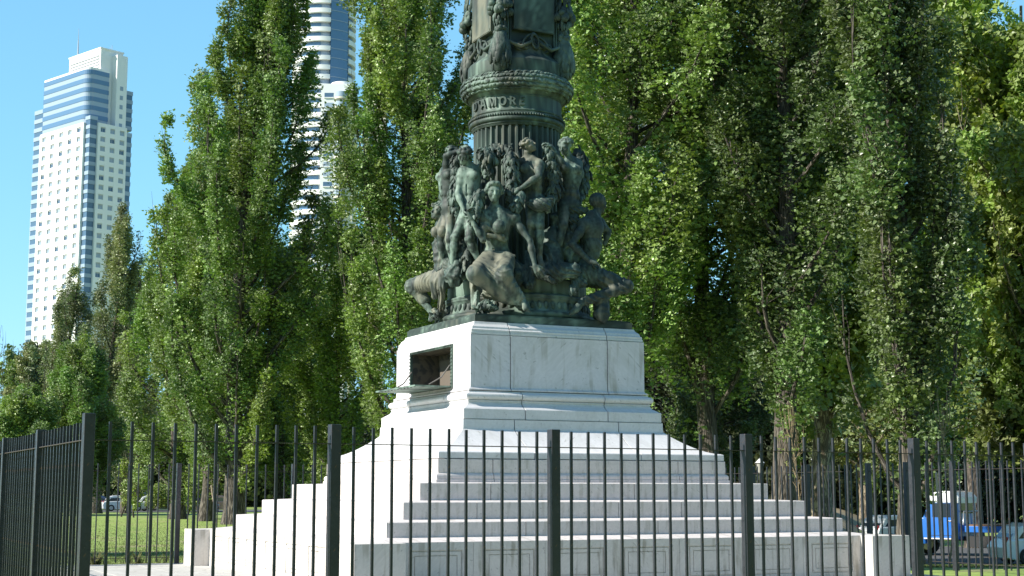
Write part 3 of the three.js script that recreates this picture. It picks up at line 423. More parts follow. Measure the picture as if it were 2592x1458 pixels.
// figures: joints stand at points of the picture, each at its own distance
{
  const A = (x, y, z) => at(1160 + x / 3.814, 440 + y / 3.814, z), B = (x, y, z) => at(1180 + x / 5.366, 330 + y / 5.366, z), C = (x, y, z) => at(1010 + x / 5.368, 330 + y / 5.368, z), D = (x, y, z) => at(1010 + x / 4.996, 560 + y / 4.996, z), E = (x, y, z) => at(1380 + x / 3.917, 460 + y / 3.917, z);
  const fig = (name, prims, bias, tan, label, cell) => bpart(name, L(sculpt(prims, cell)), bronze, bias, tan, label);
  const cloth = (name, prims, parent, bias, tan) => part(name, patina(L(sculpt(prims, 0.015)), bias, tan), M.bronze, parent);
  // seated woman on the near corner
  {
    const sR = A(232, 425, 29.02), sL = A(535, 430, 29.12), S = 1.78;
    const f = fig('seated_woman_figure', [
      ...torso(A(370, 500, 29.14), A(375, 690, 29.2), A(380, 800, 29.24), sL, sR, A(345, 335, 29.1), V(-0.42, 0.05, 0.9), S, { female: 1 }),
      cap(A(350, 360, 29.1), A(350, 255, 29.06), 0.095, 0.082, 0.05), ...head(A(345, 178, 28.98), 0.205, V(0.16, -0.12, 1), V(0.05, 1, 0.08), 'bun', 3),
      ...arm(sR, A(240, 640, 28.9), A(128, 440, 28.86), 1.35, hand(A(128, 440, 28.86), V(-0.25, 1, 0.05), V(0.5, 0, 0.8), 1.6, 0.7)),
      ...arm(sL, A(690, 650, 29.02), A(738, 880, 28.93), 1.5, hand(A(738, 880, 28.93), V(0.45, -0.9, 0.1), V(0.3, 0, -0.9), 1.7, 0.35)),
      ...leg(A(450, 830, 29.2), A(450, 960, 28.6), A(615, 1195, 28.72), A(672, 1345, 28.62), 1.5),
    ], 0.03, 0.16, 'seated bare-shouldered woman at the front corner, arm lowered to the right');
    const fd = (d, fr, amp, w) => ({ fold: { d, f: fr, amp, w } });
    cloth('drapery', [
      ell(A(375, 830, 29.2), [0.34, 0.2, 0.25], 0.08, fd([0.5, 1, 0.1], 34, 0.018)),
      cap(A(290, 840, 29.1), A(165, 960, 28.52), 0.2, 0.165, 0.06, fd([0.8, 0.5, 0.3], 20, 0.012)), cap(A(450, 840, 29.12), A(445, 970, 28.5), 0.2, 0.165, 0.06, fd([0.3, 0.9, 0.3], 20, 0.012)),
      cap(A(165, 975, 28.52), A(480, 1200, 28.75), 0.155, 0.12, 0.08, fd([0.9, 0.9, 0], 22, 0.02)), cap(A(440, 1000, 28.52), A(590, 1200, 28.72), 0.15, 0.11, 0.07, fd([0.9, -0.4, 0], 26, 0.018)),
      ell(A(310, 930, 28.82), [0.22, 0.17, 0.2], 0.1, fd([0.5, 1, 0.2], 26, 0.02)), cap(A(290, 1010, 28.68), A(450, 1130, 28.72), 0.18, 0.15, 0.12, fd([0.6, 1, 0], 22, 0.022)), cap(A(270, 1160, 28.85), A(600, 1240, 28.78), 0.09, 0.075, 0.08, fd([0.2, 1, 0], 30, 0.02)),
      cap(A(140, 1050, 28.9), A(150, 1290, 28.78), 0.06, 0.05, 0.04, fd([1, 0.1, 0.3], 40, 0.02)), cap(A(190, 1150, 28.75), A(175, 1270, 28.68), 0.05, 0.05, 0.04, fd([1, 0.1, 0.3], 40, 0.02)),
      ...[0, 1, 2, 3, 4].map(i => cap(A(255 + i * 8, 770 + i * 24, 28.98 - i * 0.03), A(545 - i * 10, 790 + i * 24, 29.02 - i * 0.05), 0.03, 0.022, 0.05)),
      cap(A(215, 470, 28.93), A(430, 600, 28.93), 0.03, 0.04, 0.05, fd([0.4, 1, 0.3], 50, 0.012)), cap(A(290, 590, 28.95), A(450, 640, 29.0), 0.05, 0.05, 0.06, fd([0.4, 1, 0.3], 44, 0.014)),
    ], f, 0.02, 0.33);
  }
  // youth looking up, centre
  {
    const S = 1.46, sL = B(1000, 478, 29.36), sR = B(775, 445, 29.5), f = fig('youth_figure', [
      ...torso(B(885, 560, 29.44), B(895, 775, 29.46), B(930, 960, 29.5), sL, sR, B(835, 375, 29.44), V(-0.15, 0.1, 1), S),
      cap(B(850, 420, 29.46), B(830, 300, 29.4), 0.078, 0.072, 0.05), ...head(B(845, 205, 29.36), 0.158, V(0.85, 0.42, 0.62), V(-0.5, 1, 0.1), 'curls', 8),
      ...arm(sL, B(985, 625, 29.14), B(735, 795, 29.1), S * 1.08, hand(B(735, 795, 29.1), V(-1, -0.45, 0), V(0, -0.4, -0.9), 1.35, 0.8)),
      ...leg(B(990, 985, 29.45), B(1000, 1290, 29.25), at(1366, 652, 29.35), at(1372, 676, 29.2), S), ...leg(B(885, 985, 29.5), B(880, 1270, 29.28), at(1340, 650, 29.5), null, S),
    ], 0.04, 0.2, 'nude youth with curly hair looking up to the right');
    cloth('drapery', [ell(B(1010, 1015, 29.2), [0.22, 0.13, 0.16], 0.05, { fold: { d: [0.5, 1, 0], f: 36, amp: 0.022 } }), cap(B(890, 990, 29.25), B(1150, 950, 29.3), 0.08, 0.09, 0.06, { fold: { d: [0.3, 1, 0], f: 44, amp: 0.02 } }), cap(B(1150, 950, 29.3), B(1110, 1090, 29.35), 0.08, 0.06, 0.05, { fold: { d: [1, 0.3, 0], f: 44, amp: 0.02 } })], f, 0.1, 0.05);
  }
  // youth with bowed head, right
  {
    const S = 1.48, sR = B(1335, 485, 29.78), sL = B(1508, 465, 29.98);
    fig('youth_figure', [
      ...torso(B(1425, 580, 29.86), B(1405, 850, 29.86), B(1395, 1020, 29.86), sL, sR, B(1405, 395, 29.82), V(-0.05, 0.1, 1), S),
      cap(B(1415, 440, 29.86), B(1375, 310, 29.78), 0.085, 0.075, 0.05), ...head(B(1350, 215, 29.68), 0.172, V(-0.6, -0.45, 0.75), V(-0.1, 1, 0.35), 'curls', 12),
      ...arm(sR, B(1335, 500, 29.42), B(1175, 245, 29.36), S * 1.05, hand(B(1175, 245, 29.36), V(-0.7, 0.5, 0), V(-0.2, -0.8, 0.2), 1.4, 0.6)),
      ...arm(sL, B(1590, 720, 30.15), B(1560, 930, 30.05), S, hand(B(1560, 930, 30.05), V(-0.2, -1, 0), V(-1, 0, 0), 1.4, 0.6)),
      ...leg(B(1340, 1060, 29.8), B(1318, 1290, 29.58), at(1404, 668, 29.62), at(1402, 700, 29.5), S), ...leg(B(1450, 1060, 29.9), B(1460, 1330, 29.75), at(1450, 680, 29.85), null, S),
    ], -0.02, 0.08, 'nude youth with bowed head, one arm raised to the face');
  }
  // bent youth, left of the column, and the one behind him whose arm is raised
  {
    const S = 1.48, sR = C(868, 575, 29.5), sL = C(1075, 560, 29.62);
    fig('youth_figure', [
      ...torso(C(955, 660, 29.54), C(955, 850, 29.54), C(985, 1010, 29.55), sL, sR, C(930, 500, 29.52), V(-0.3, 0.1, 1), S),
      cap(C(940, 540, 29.54), C(915, 430, 29.46), 0.085, 0.08, 0.05), ...head(C(890, 335, 29.38), 0.172, V(-0.25, -0.62, 0.75), V(0.1, 0.9, 0.6), 'curls', 21),
      ...arm(sL, C(1315, 440, 29.4), C(1185, 275, 29.34), S, hand(C(1185, 275, 29.34), V(-1, 0.2, 0), V(0, -1, 0.1), 1.4, 0.7)), ...arm(sR, C(800, 860, 29.45), C(880, 1080, 29.35), S, hand(C(880, 1080, 29.35), V(0.2, -1, 0.1), V(0.8, 0, 0.3), 1.4, 0.8)),
      ...leg(C(990, 1070, 29.5), at(1188, 606, 29.22), at(1214, 668, 29.3), null, S), ...leg(C(930, 1080, 29.5), at(1152, 602, 29.35), at(1146, 668, 29.45), null, S),
    ], 0.3, -0.1, 'pale green youth bending his head, left of the column');
    const s2 = C(705, 560, 30.0); fig('youth_figure', [
      ...torso(C(670, 660, 30.06), C(668, 860, 30.06), C(672, 1060, 30.06), C(720, 560, 30.0), C(625, 575, 30.2), C(700, 470, 30.06), V(-0.7, 0.1, 0.6), S),
      cap(C(690, 520, 30.06), C(715, 420, 30.06), 0.08, 0.075, 0.05), ...head(C(728, 330, 30.08), 0.165, V(0.5, -0.5, 0.5), V(0, 1, 0.2), 'curls', 31),
      ...arm(C(650, 560, 30.0), C(640, 350, 29.86), C(785, 290, 29.8), S, hand(C(785, 290, 29.8), V(1, 0.1, -0.2), V(0, -1, 0.2), 1.4, 0.6)), ...leg(C(690, 1100, 30.02), at(1138, 606, 29.8), at(1146, 668, 29.9), null, S), ...leg(C(640, 1100, 30.1), at(1118, 600, 30.0), at(1120, 668, 30.1), null, S),
    ], 0.12, 0.0, 'grey green youth seen from the side at the far left, arm over his head');
  }
  // seated woman on the left face
  {
    const S = 1.45, f = fig('seated_woman_figure', [
      ...torso(D(590, 110, 30.06), D(605, 330, 30.12), D(625, 560, 30.2), D(640, 70, 29.98), D(525, 60, 30.2), D(560, -20, 30.1), V(-0.75, 0.1, 0.55), S, { female: 1 }), cap(D(565, 20, 30.1), D(535, -70, 30.08), 0.075, 0.07, 0.05),
      ...head(at(1110, 538, 30.08), 0.165, V(-0.72, 0.25, 0.55), V(0.1, 1, 0.1), 'curls', 41), cap(at(1098, 520, 30.2), at(1130, 508, 30.1), 0.05, 0.05, 0.04, { bump: [0.03, 20] }),
      ...arm(D(645, 90, 29.96), D(645, 330, 29.84), D(725, 530, 29.78), S, hand(D(725, 530, 29.78), V(0.3, -1, 0), V(0.7, 0, 0.3), 1.4, 0.5)), ...arm(D(520, 70, 30.25), D(490, 310, 30.2), D(560, 450, 30.1), S),
      cap(D(250, 930, 30.75), D(430, 1170, 30.6), 0.1, 0.065, 0.05), cap(D(430, 1170, 30.6), D(400, 1240, 30.55), 0.06, 0.05, 0.04),
    ], 0.08, 0.12, 'seated woman on the left face, draped knee jutting out to the left');
    cloth('drapery', [
      cap(D(560, 720, 30.2), D(170, 820, 30.8), 0.24, 0.16, 0.08, { fold: { d: [1, -0.35, 0.2], f: 38, amp: 0.013, w: 1.6 } }), cap(D(175, 830, 30.8), D(330, 1000, 30.7), 0.15, 0.13, 0.06, { fold: { d: [0.4, 1, 0.2], f: 26, amp: 0.014 } }),
      cap(D(480, 780, 30.1), D(450, 950, 30.15), 0.14, 0.07, 0.08, { fold: { d: [1, 0, 0.2], f: 40, amp: 0.016 } }), cap(D(560, 660, 30.05), D(545, 830, 30.0), 0.11, 0.1, 0.06, { fold: { d: [1, 0.1, 0.2], f: 42, amp: 0.014 } }),
      cap(D(545, 850, 30.0), D(530, 1100, 30.1), 0.07, 0.06, 0.05, { fold: { d: [1, 0, 0.3], f: 50, amp: 0.03 } }), cap(D(440, 1130, 30.5), D(540, 1180, 30.2), 0.05, 0.08, 0.05, { bump: [0.05, 14] }),
      ell(D(610, 130, 29.98), [0.12, 0.2, 0.1], 0.05, { fold: { d: [0.3, 1, 0], f: 50, amp: 0.022 } }), cap(D(540, 200, 30.15), D(540, 440, 30.15), 0.09, 0.06, 0.06, { fold: { d: [1, 0.2, 0], f: 50, amp: 0.02 } }), cap(D(620, 540, 30.0), D(640, 640, 29.95), 0.12, 0.1, 0.06, { fold: { d: [0.6, 1, 0], f: 40, amp: 0.02 } }),
    ], f, 0.05, 0.28);
  }
  // figure seated with its back turned, right
  {
    const S = 1.7, f = fig('seated_figure', [
      ...torso(E(455, 470, 29.82), E(430, 680, 29.84), E(410, 840, 29.86), E(385, 420, 29.66), E(540, 420, 30.0), E(495, 350, 29.86), V(0.6, 0, -0.8), S * 0.95),
      cap(E(480, 400, 29.86), E(515, 290, 29.88), 0.1, 0.09, 0.06), ...head(E(527, 212, 29.9), 0.2, V(0.75, -0.1, -0.6), V(0.05, 1, 0), 'cap', 51),
      ...arm(E(390, 425, 29.64), E(265, 620, 29.46), E(440, 790, 29.5), S * 0.95, hand(E(440, 790, 29.5), V(1, -0.3, 0), V(0, -1, 0), 1.6, 0.4)), ...arm(E(545, 430, 30.0), E(625, 490, 30.1), E(590, 620, 30.1), S * 0.85),
      cap(E(380, 1180, 29.4), E(300, 1270, 29.33), 0.075, 0.07, 0.05), cap(E(300, 1265, 29.33), E(255, 1305, 29.28), 0.07, 0.045, 0.04),
    ], -0.12, 0.02, 'figure seated on the right with its back turned and a smooth round head');
    cloth('drapery', [
      cap(E(400, 920, 29.8), E(800, 1030, 29.8), 0.26, 0.13, 0.08, { fold: { d: [1, 0.5, 0.2], f: 26, amp: 0.02 } }), cap(E(815, 1040, 29.8), E(400, 1180, 29.45), 0.12, 0.1, 0.08, { fold: { d: [0.4, 1, 0], f: 26, amp: 0.016 } }), cap(E(330, 950, 29.6), E(270, 1090, 29.4), 0.1, 0.09, 0.06, { fold: { d: [1, 0.4, 0], f: 40, amp: 0.026 } }),
      cap(E(250, 930, 29.55), E(380, 1010, 29.5), 0.07, 0.08, 0.05, { fold: { d: [0.3, 1, 0], f: 44, amp: 0.022 } }), ell(E(470, 620, 29.8), [0.2, 0.26, 0.18], 0.06, { fold: { d: [1, 0.7, 0], f: 42, amp: 0.014 } }), cap(E(560, 1180, 29.7), E(560, 1320, 29.62), 0.16, 0.16, 0.06, { bump: [0.05, 8] }),
      cap(E(230, 280, 29.75), E(400, 290, 29.85), 0.09, 0.08, 0.05, { fold: { d: [0.5, 1, 0], f: 40, amp: 0.03 } }), cap(E(250, 390, 29.7), E(330, 390, 29.75), 0.08, 0.06, 0.05, { fold: { d: [0.5, 1, 0], f: 40, amp: 0.03 } }),
    ], f, -0.08, 0.0);
  }
  // cloth and rock heaped between the figures
  bpart('drapery', L(sculpt([
    cap(at(1395, 600, 29.75), at(1400, 690, 29.5), 0.2, 0.24, 0.1, { fold: { d: [1, 0.4, 0.2], f: 24, amp: 0.03 } }), cap(at(1370, 690, 29.3), at(1450, 685, 29.45), 0.14, 0.16, 0.1, { fold: { d: [0.5, 1, 0.2], f: 26, amp: 0.03 } }), cap(at(1345, 640, 29.5), at(1340, 720, 29.15), 0.13, 0.11, 0.1, { fold: { d: [1, 0.2, 0.2], f: 30, amp: 0.03 } }),
    cap(at(1350, 680, 29.2), at(1400, 712, 29.1), 0.06, 0.05, 0.06, { bump: [0.04, 12] }), cap(at(1170, 640, 29.6), at(1150, 700, 29.5), 0.16, 0.2, 0.1, { bump: [0.06, 9] }), cap(at(1250, 640, 29.4), at(1300, 700, 29.3), 0.25, 0.25, 0.1, { bump: [0.05, 8] }),
    cap(at(1420, 560, 29.9), at(1450, 650, 29.9), 0.22, 0.24, 0.1, { bump: [0.06, 8] }), cap(at(1180, 560, 29.85), at(1180, 650, 29.7), 0.2, 0.2, 0.1, { bump: [0.05, 9] }), cap(at(1120, 620, 30.3), at(1130, 700, 30.2), 0.2, 0.25, 0.1, { bump: [0.05, 9] }),
    cap(at(1300, 730, 29.1), at(1320, 770, 29.0), 0.12, 0.12, 0.08, { bump: [0.04, 10] }),
  ], 0.018)), bronze, -0.05, 0.0);
  const G = (pts, n, len, seed, bias = 0, down = 0.8) => bpart('leaf_garland', L(garland(pts, n, len, seed, down)), bronze, bias);
  G([[B(250, 300, 29.4), 0.13], [B(280, 400, 29.36), 0.16], [B(310, 540, 29.4), 0.12], [B(330, 600, 29.45), 0.05]], 95, 0.2, 61, 0.05);
  G([[B(330, 270, 29.7), 0.1], [B(470, 270, 29.68), 0.12], [B(620, 310, 29.62), 0.12]], 80, 0.18, 62, 0.02, 0.5);
  G([[B(650, 330, 29.3), 0.13], [B(600, 430, 29.24), 0.16], [B(620, 560, 29.22), 0.14], [B(640, 700, 29.22), 0.12], [B(600, 840, 29.2), 0.1], [B(600, 950, 29.18), 0.05]], 170, 0.2, 63, 0.05);
  G([[B(750, 860, 29.1), 0.06], [B(720, 960, 29.08), 0.11], [B(650, 1040, 29.06), 0.09], [B(740, 1080, 29.1), 0.05]], 60, 0.17, 64, 0.06);
  G([[B(1060, 240, 29.42), 0.06], [B(1130, 300, 29.4), 0.11], [B(1150, 420, 29.42), 0.11], [B(1210, 560, 29.42), 0.09], [B(1180, 660, 29.5), 0.14], [B(1200, 800, 29.5), 0.15], [B(1150, 900, 29.5), 0.1]], 150, 0.2, 65, 0.0);
  G([[B(1500, 290, 30.2), 0.08], [B(1560, 420, 30.2), 0.12], [B(1610, 620, 30.2), 0.13], [B(1590, 780, 30.15), 0.1], [B(1560, 900, 30.1), 0.05]], 110, 0.2, 66, -0.15);
  G([[B(210, 860, 28.98), 0.08], [B(130, 960, 28.92), 0.12], [B(150, 1080, 28.92), 0.12], [B(120, 1200, 28.95), 0.1], [B(100, 1290, 28.98), 0.05]], 90, 0.19, 67, 0.0);
  G([[C(790, 400, 29.75), 0.11], [C(760, 540, 29.72), 0.1], [C(790, 680, 29.7), 0.11], [C(770, 830, 29.66), 0.13], [C(760, 980, 29.66), 0.13], [C(790, 1140, 29.7), 0.07]], 150, 0.19, 68, -0.02);
  G([[D(760, 90, 29.66), 0.07], [D(730, 230, 29.62), 0.1], [D(780, 350, 29.58), 0.14], [D(790, 520, 29.55), 0.16], [D(760, 640, 29.5), 0.14], [D(660, 740, 29.5), 0.1]], 150, 0.19, 69, 0.2);
  G([[D(980, 1090, 28.72), 0.05], [D(1060, 1100, 28.66), 0.1], [D(1150, 1080, 28.7), 0.09], [D(1210, 1130, 28.72), 0.04]], 46, 0.2, 70, 0.15, -0.1);
  G([[D(400, 1240, 30.4), 0.05], [D(470, 1200, 30.2), 0.08], [D(520, 1170, 30.1), 0.05]], 26, 0.17, 71, 0.15, -0.2);
  G([[D(840, 640, 29.3), 0.07], [D(860, 470, 29.3), 0.09], [D(880, 380, 29.32), 0.05]], 40, 0.18, 72, 0.15);
}
// frame round the opening and the flap let down in front of it
{
  const gs = []; for (const y of [3.60, 4.40]) gs.push(new THREE.BoxGeometry(0.05, 0.045, 2.15, 1, 1, 12).translate(-1.905, y, 0)); for (const z of [-1.06, 1.06]) gs.push(new THREE.BoxGeometry(0.05, 0.85, 0.045, 1, 6, 1).translate(-1.905, 4.0, z));
  const frame = bpart('opening_frame', gs, bronze, 0.1); const bead = []; for (let i = 0; i < 30; i++) bead.push(new THREE.SphereGeometry(0.022, 7, 5).translate(-1.935, 4.405, -1.02 + i * 0.0703)); for (let i = 0; i < 11; i++) for (const z of [-1.06, 1.06]) bead.push(new THREE.SphereGeometry(0.018, 7, 5).translate(-1.935, 3.66 + i * 0.07, z));
  bpart('bead_moulding', bead, frame, 0.0);
  const flap = bpart('flap', new THREE.BoxGeometry(0.74, 0.03, 2.1, 8, 1, 16).translate(-2.31, 3.60, 0), bronze, 0.25, 0, 'flat bronze flap let down in front of the opening');
  const holes = []; for (let i = 0; i < 12; i++) holes.push(new THREE.CylinderGeometry(0.018, 0.018, 0.05, 8).translate(-2.64, 3.60, -0.95 + i * 0.173)); part('rivet', holes.map(plain), M.mortar, flap);
  for (const z of [-0.98, 0.98]) part('stay_cable', tube([V(-1.92, 4.02, z), V(-2.1, 3.78, z), V(-2.36, 3.63, z)], [0.014, 0.014, 0.014], 6), std([0.12, 0.11, 0.1], 0.6), flap);
}
// ---------------------------------------------------------------- iron railing round the monument
const mon = (r, l, y = 0) => { const c = Math.cos(YAW), s = Math.sin(YAW); return V(MON[0] + r * c - l * s, y, MON[2] - r * s - l * c); };
const barGeo = boxUV(new THREE.BoxGeometry(0.024, 2.13, 0.024).translate(0, 1.135, 0)), postGeo = boxUV(rbox(0.10, 2.22, 0.10, 0.006, 0, 1.11, 0)), cornerGeo = boxUV(rbox(0.094, 2.268, 0.094, 0.006, 0, 1.134, 0)), capGeo = box(0.106, 0.008, 0.106, 0, 2.274, 0);
function railing(label, pts, bars, o = {}) {                        // posts at pts, bars between them
  const a0 = pts[0], t = thing('iron_railing', label, 'railing', [a0.x, a0.y, a0.z]);
  pts.forEach((p, i) => { if (o.noPost?.includes(i)) return; const post = part('post', (o.corner?.includes(i)) ? cornerGeo : postGeo, M.iron, t); post.position.copy(p).sub(a0); post.rotation.y = o.turn ?? YAW; });
  for (let i = 0; i + 1 < pts.length; i++) {
    const p = pts[i].clone().sub(a0), q = pts[i + 1].clone().sub(a0), len = p.distanceTo(q), d = q.clone().sub(p), ang = Math.atan2(-d.z, d.x), n = typeof bars === 'number' ? bars : bars[i], R = rng(i * 31 + n);
    for (const [y, h] of [[2.04, 0.008], [0.16, 0.01]]) { const r = part('rail', box(len - 0.1, h, 0.055, len / 2, y, 0).rotateZ(Math.atan2(d.y, Math.hypot(d.x, d.z))), M.ironRail, t); r.position.copy(p); r.rotation.y = ang; }
    for (let k = 1; k <= n; k++) { const b = part('bar', barGeo, M.iron, t); b.position.copy(p).lerp(q, k / (n + 1)); b.position.y += (R() - 0.5) * 0.012; b.rotation.set((R() - 0.5) * 0.006, ang + (R() - 0.5) * 0.05, (R() - 0.5) * 0.006); }
  }
  return t;
}
{
  const FA = 29.3 * Math.PI / 180, C0 = V(-3.655, 0, -13.0), dr = V(Math.cos(FA), 0, -Math.sin(FA)), dl = V(-Math.sin(YAW), 0, -Math.cos(YAW)), P = (s, y) => C0.clone().addScaledVector(dr, s).setY(y);
  railing('black iron railing of square bars running across the picture in front of the monument', [P(0, 0), P(2.285, 0), P(4.675, 0), P(7.125, 0), P(9.59, -0.005), P(12.05, -0.01), P(14.5, -0.015), P(16.9, -0.02)], 11, { corner: [0], turn: FA });
  const Q = u => C0.clone().addScaledVector(dl, u);
  railing('black iron railing running back along the left edge from the tall corner post', [0, 2.61, 5.22, 7.83, 10.44, 13.05, 15.66, 18.2, 20.15].map(u => Q(u)), [14, 14, 14, 14, 14, 14, 13, 11], { noPost: [0] });
  const back = []; for (const r of [-11.06, -8.15, -5.5, -2.85, -0.2, 2.45, 5.1, 8.2]) back.push(mon(r, 5.85));
  railing('black iron railing along the lawn behind the monument', back, [11, 11, 11, 11, 11, 11, 12], { noPost: [0] });
  railing('black iron railing on the far right in front of the trees and the blue truck', [mon(8.2, 5.85), mon(8.2, 3.5), mon(8.2, 1.3), mon(8.2, -0.91), mon(8.2, -2.17), mon(8.2, -3.59), mon(8.2, -5.9), mon(8.2, -8.3), mon(8.2, -10.7)], [11, 10, 10, 5, 6, 11, 11, 11], { noPost: [0] });
}
// pavement inside the railing: separate slabs where they show
{
  const u = (r0, r1, l0, l1) => { const g = box(r1 - r0, 0.05, l1 - l0, (r0 + r1) / 2, -0.005, -(l0 + l1) / 2); return boxUV(g); };
  const pav = struct('pavement', [u(-11.2, -8.9, -8.0, 6.05), u(-8.9, -5.2, -8.0, -3.0), u(-5.2, 6.4, -8.0, 6.05)], M.paving); pav.position.set(...MON); pav.rotation.y = YAW;
  const R = rng(77); for (let i = 0; i < 3; i++) for (let j = 0; j < 7; j++) { const w = 3.7 / 3, d = 9.05 / 7; part('paving_slab', boxUV(rbox(w - 0.012, 0.05, d - 0.012, 0.006, -8.9 + (i + 0.5) * w, -0.004 + R() * 0.004, 3.0 - (j + 0.5) * d)), M.paving, pav); }
}
// ---------------------------------------------------------------- trees
function leafCluster(seed, n, rad, len, wid, hang = 0.4) {          // a spray of small folded leaves
  const R = rng(seed), pos = [], nor = [], q = new THREE.Quaternion(), e = new THREE.Euler(), a = V(), o = V();
  const tri = (p, s, t) => { const nn = V().crossVectors(s.clone().sub(p), t.clone().sub(p)).normalize(); for (const v of [p, s, t]) { pos.push(v.x, v.y, v.z); nor.push(nn.x, nn.y, nn.z); } };
  for (let i = 0; i < n; i++) {
    o.set(R() * 2 - 1, R() * 2 - 1, R() * 2 - 1); o.multiplyScalar(rad * Math.pow(R(), 0.4) / Math.max(0.4, o.length())); e.set((R() - 0.3) * 2.0 * (1 - hang) + hang * 1.0, R() * 6.283, (R() - 0.5) * 1.6); q.setFromEuler(e);
    const s = 0.6 + R() * 0.8, L = len * s, W = wid * s, T = (x, y, z) => V(x, y, z).applyQuaternion(q).add(o);
    const b = T(0, 0, 0), t = T(0, -0.1 * L, L), l = T(-W / 2, 0.12 * W, L * 0.42), r = T(W / 2, 0.12 * W, L * 0.42), m = T(0, 0, L * 0.5); tri(b, m, l); tri(b, r, m); tri(m, t, l); tri(m, r, t);
  }
  const g = new THREE.BufferGeometry(); g.setAttribute('position', new THREE.Float32BufferAttribute(pos, 3)); g.setAttribute('normal', new THREE.Float32BufferAttribute(nor, 3)); return g;
}
const sprays = { poplar: leafCluster(1, 25, 0.32, 0.125, 0.11), plane: leafCluster(2, 16, 0.36, 0.2, 0.19), far: leafCluster(3, 16, 0.34, 0.17, 0.15), thin: leafCluster(4, 10, 0.2, 0.1, 0.07) };
const treeMat4 = new THREE.Matrix4();
function crown(parent, list, geo, mat, seed, sc = 1, tone = 1, kind) {
  const R = rng(seed), m = new THREE.InstancedMesh(geo, mat, list.length), q = new THREE.Quaternion(), e = new THREE.Euler(), c = new THREE.Color(); m.name = 'crown'; m.userData.kind = 'stuff'; m.castShadow = m.receiveShadow = true;
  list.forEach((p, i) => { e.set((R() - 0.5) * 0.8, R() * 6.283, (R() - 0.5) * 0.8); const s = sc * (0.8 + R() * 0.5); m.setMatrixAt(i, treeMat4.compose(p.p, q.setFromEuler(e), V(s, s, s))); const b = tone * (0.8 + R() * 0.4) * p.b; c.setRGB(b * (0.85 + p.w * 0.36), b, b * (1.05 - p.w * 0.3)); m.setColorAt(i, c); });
  parent.add(m); return m;
}
function tree(name, label, px, d, h, R0, o = {}) {
  const x = xAt(px, d), y = groundHeight(x, d), R = rng(o.seed ?? Math.round(px * 7 + d)), t = thing(name, label, 'tree', [x, y, -d], 0, o.group), lean = o.lean ?? 0, tr = o.trunk ?? 0.4, base = o.base ?? 0.1, prof = o.prof ?? (s => Math.pow(Math.sin(Math.PI * Math.min(1, 0.06 + 0.94 * Math.pow(s, 0.85))), 0.6) * (1 - 0.35 * s) * 1.15 + 0.02);
  const axis = s => V(lean * s * s + 0.25 * Math.sin(s * 5 + px), h * s, 0.2 * Math.sin(s * 4 + d)), pts = [], rad = [];
  for (let i = 0; i <= 16; i++) { const s = i / 16 * 0.96; pts.push(axis(s).add(i ? V(0, 0, 0) : V(0, -0.2, 0))); rad.push(tr * (1 - 0.93 * Math.pow(s, 0.8)) * (i === 0 ? 1.5 : 1) + 0.015); if (i === 0) { pts.push(axis(0.018)); rad.push(tr * 1.15); } }
  const bark = o.bark ?? M.bark; part('trunk', tube(pts, rad, 12), bark, t);
  const limbs = [], leaves = [], n = o.limbs ?? 34, K = o.clumps ?? 9, per = o.per ?? 14, spread = o.spread ?? 1;
  for (let i = 0; i < n; i++) {                                     // each limb rises steeply and carries a plume of leaves
    const s0 = base * 0.5 + Math.pow((i + R()) / n, 0.9) * (0.86 - base * 0.5), up = (o.up ?? 0.24) * (0.6 + R() * 0.9) * (1 - s0 * 0.5), s1 = Math.min(1.0, s0 + up), az = R() * 1.6 + i * 2.4, out = 0.35 + 0.75 * Math.pow(R(), 0.7), rr = R0 * prof(clamp((lerp(s0, s1, 0.6) - base) / (1 - base))) * out, a = axis(s0), b = axis(s1), cs = Math.cos(az), sn = Math.sin(az), lp = [], lr = [];
    const f = u => { const v = Math.max(0, 1 - u); return V(lerp(a.x, b.x, u), lerp(a.y, b.y, Math.pow(Math.max(0, u), o.flat ?? 1.15)), lerp(a.z, b.z, u)).add(V(cs, 0, sn).multiplyScalar(rr * (1 - v * v))); }, r0 = tr * 0.30 * (1 - s0 * 0.7);
    for (let k = 0; k <= 5; k++) { lp.push(f(k / 5).add(V((R() - 0.5) * 0.14, 0, (R() - 0.5) * 0.14))); lr.push(Math.max(0.012, r0 * (1 - 0.9 * k / 5))); } limbs.push(tube(lp, lr, 5));
    const lv = R() < (o.bare ?? 0.07) ? 0.2 : 1, tone = 0.72 + R() * 0.55, warm = R(), P = (0.5 + R() * 0.75) * spread * Math.min(1, 0.4 + 0.25 * R0);
    for (let k = 0; k < K; k++) {
      const u = 0.16 + 0.9 * (k + R()) / K, c = f(u).add(V((R() - 0.5) * 0.3, (R() - 0.5) * 0.4, (R() - 0.5) * 0.3)), pr = P * (1 - 0.72 * u * u) * (0.65 + 0.55 * R()), ct = tone * (0.86 + R() * 0.28);
      if (R() < 0.55) { const e = c.clone().add(V((R() - 0.5) * pr * 2, 0.4 + R() * 0.8, (R() - 0.5) * pr * 2)); limbs.push(tube([f(Math.max(0.05, u - 0.15)), c, e], [0.022, 0.015, 0.005], 3)); }
      if (R() < (o.gap ?? 0.16)) continue;
      for (let j = 0, m = Math.round(per * lv * (0.55 + 0.75 * pr / P)); j < m; j++) { const v = V(R() * 2 - 1, R() * 2 - 1, R() * 2 - 1).normalize().multiplyScalar(pr * (0.5 + 0.5 * Math.pow(R(), 0.6))); v.y *= 1.35; leaves.push({ p: v.add(c), b: ct, w: clamp(warm * 0.7 + R() * 0.3) }); }
    }
  }
  part('branches', limbs, bark, t); crown(t, leaves, sprays[o.spray ?? 'poplar'], o.mat ?? M.poplarLeaf, Math.round(px + d), o.sc ?? 1, o.tone ?? 1);
  return t;
}
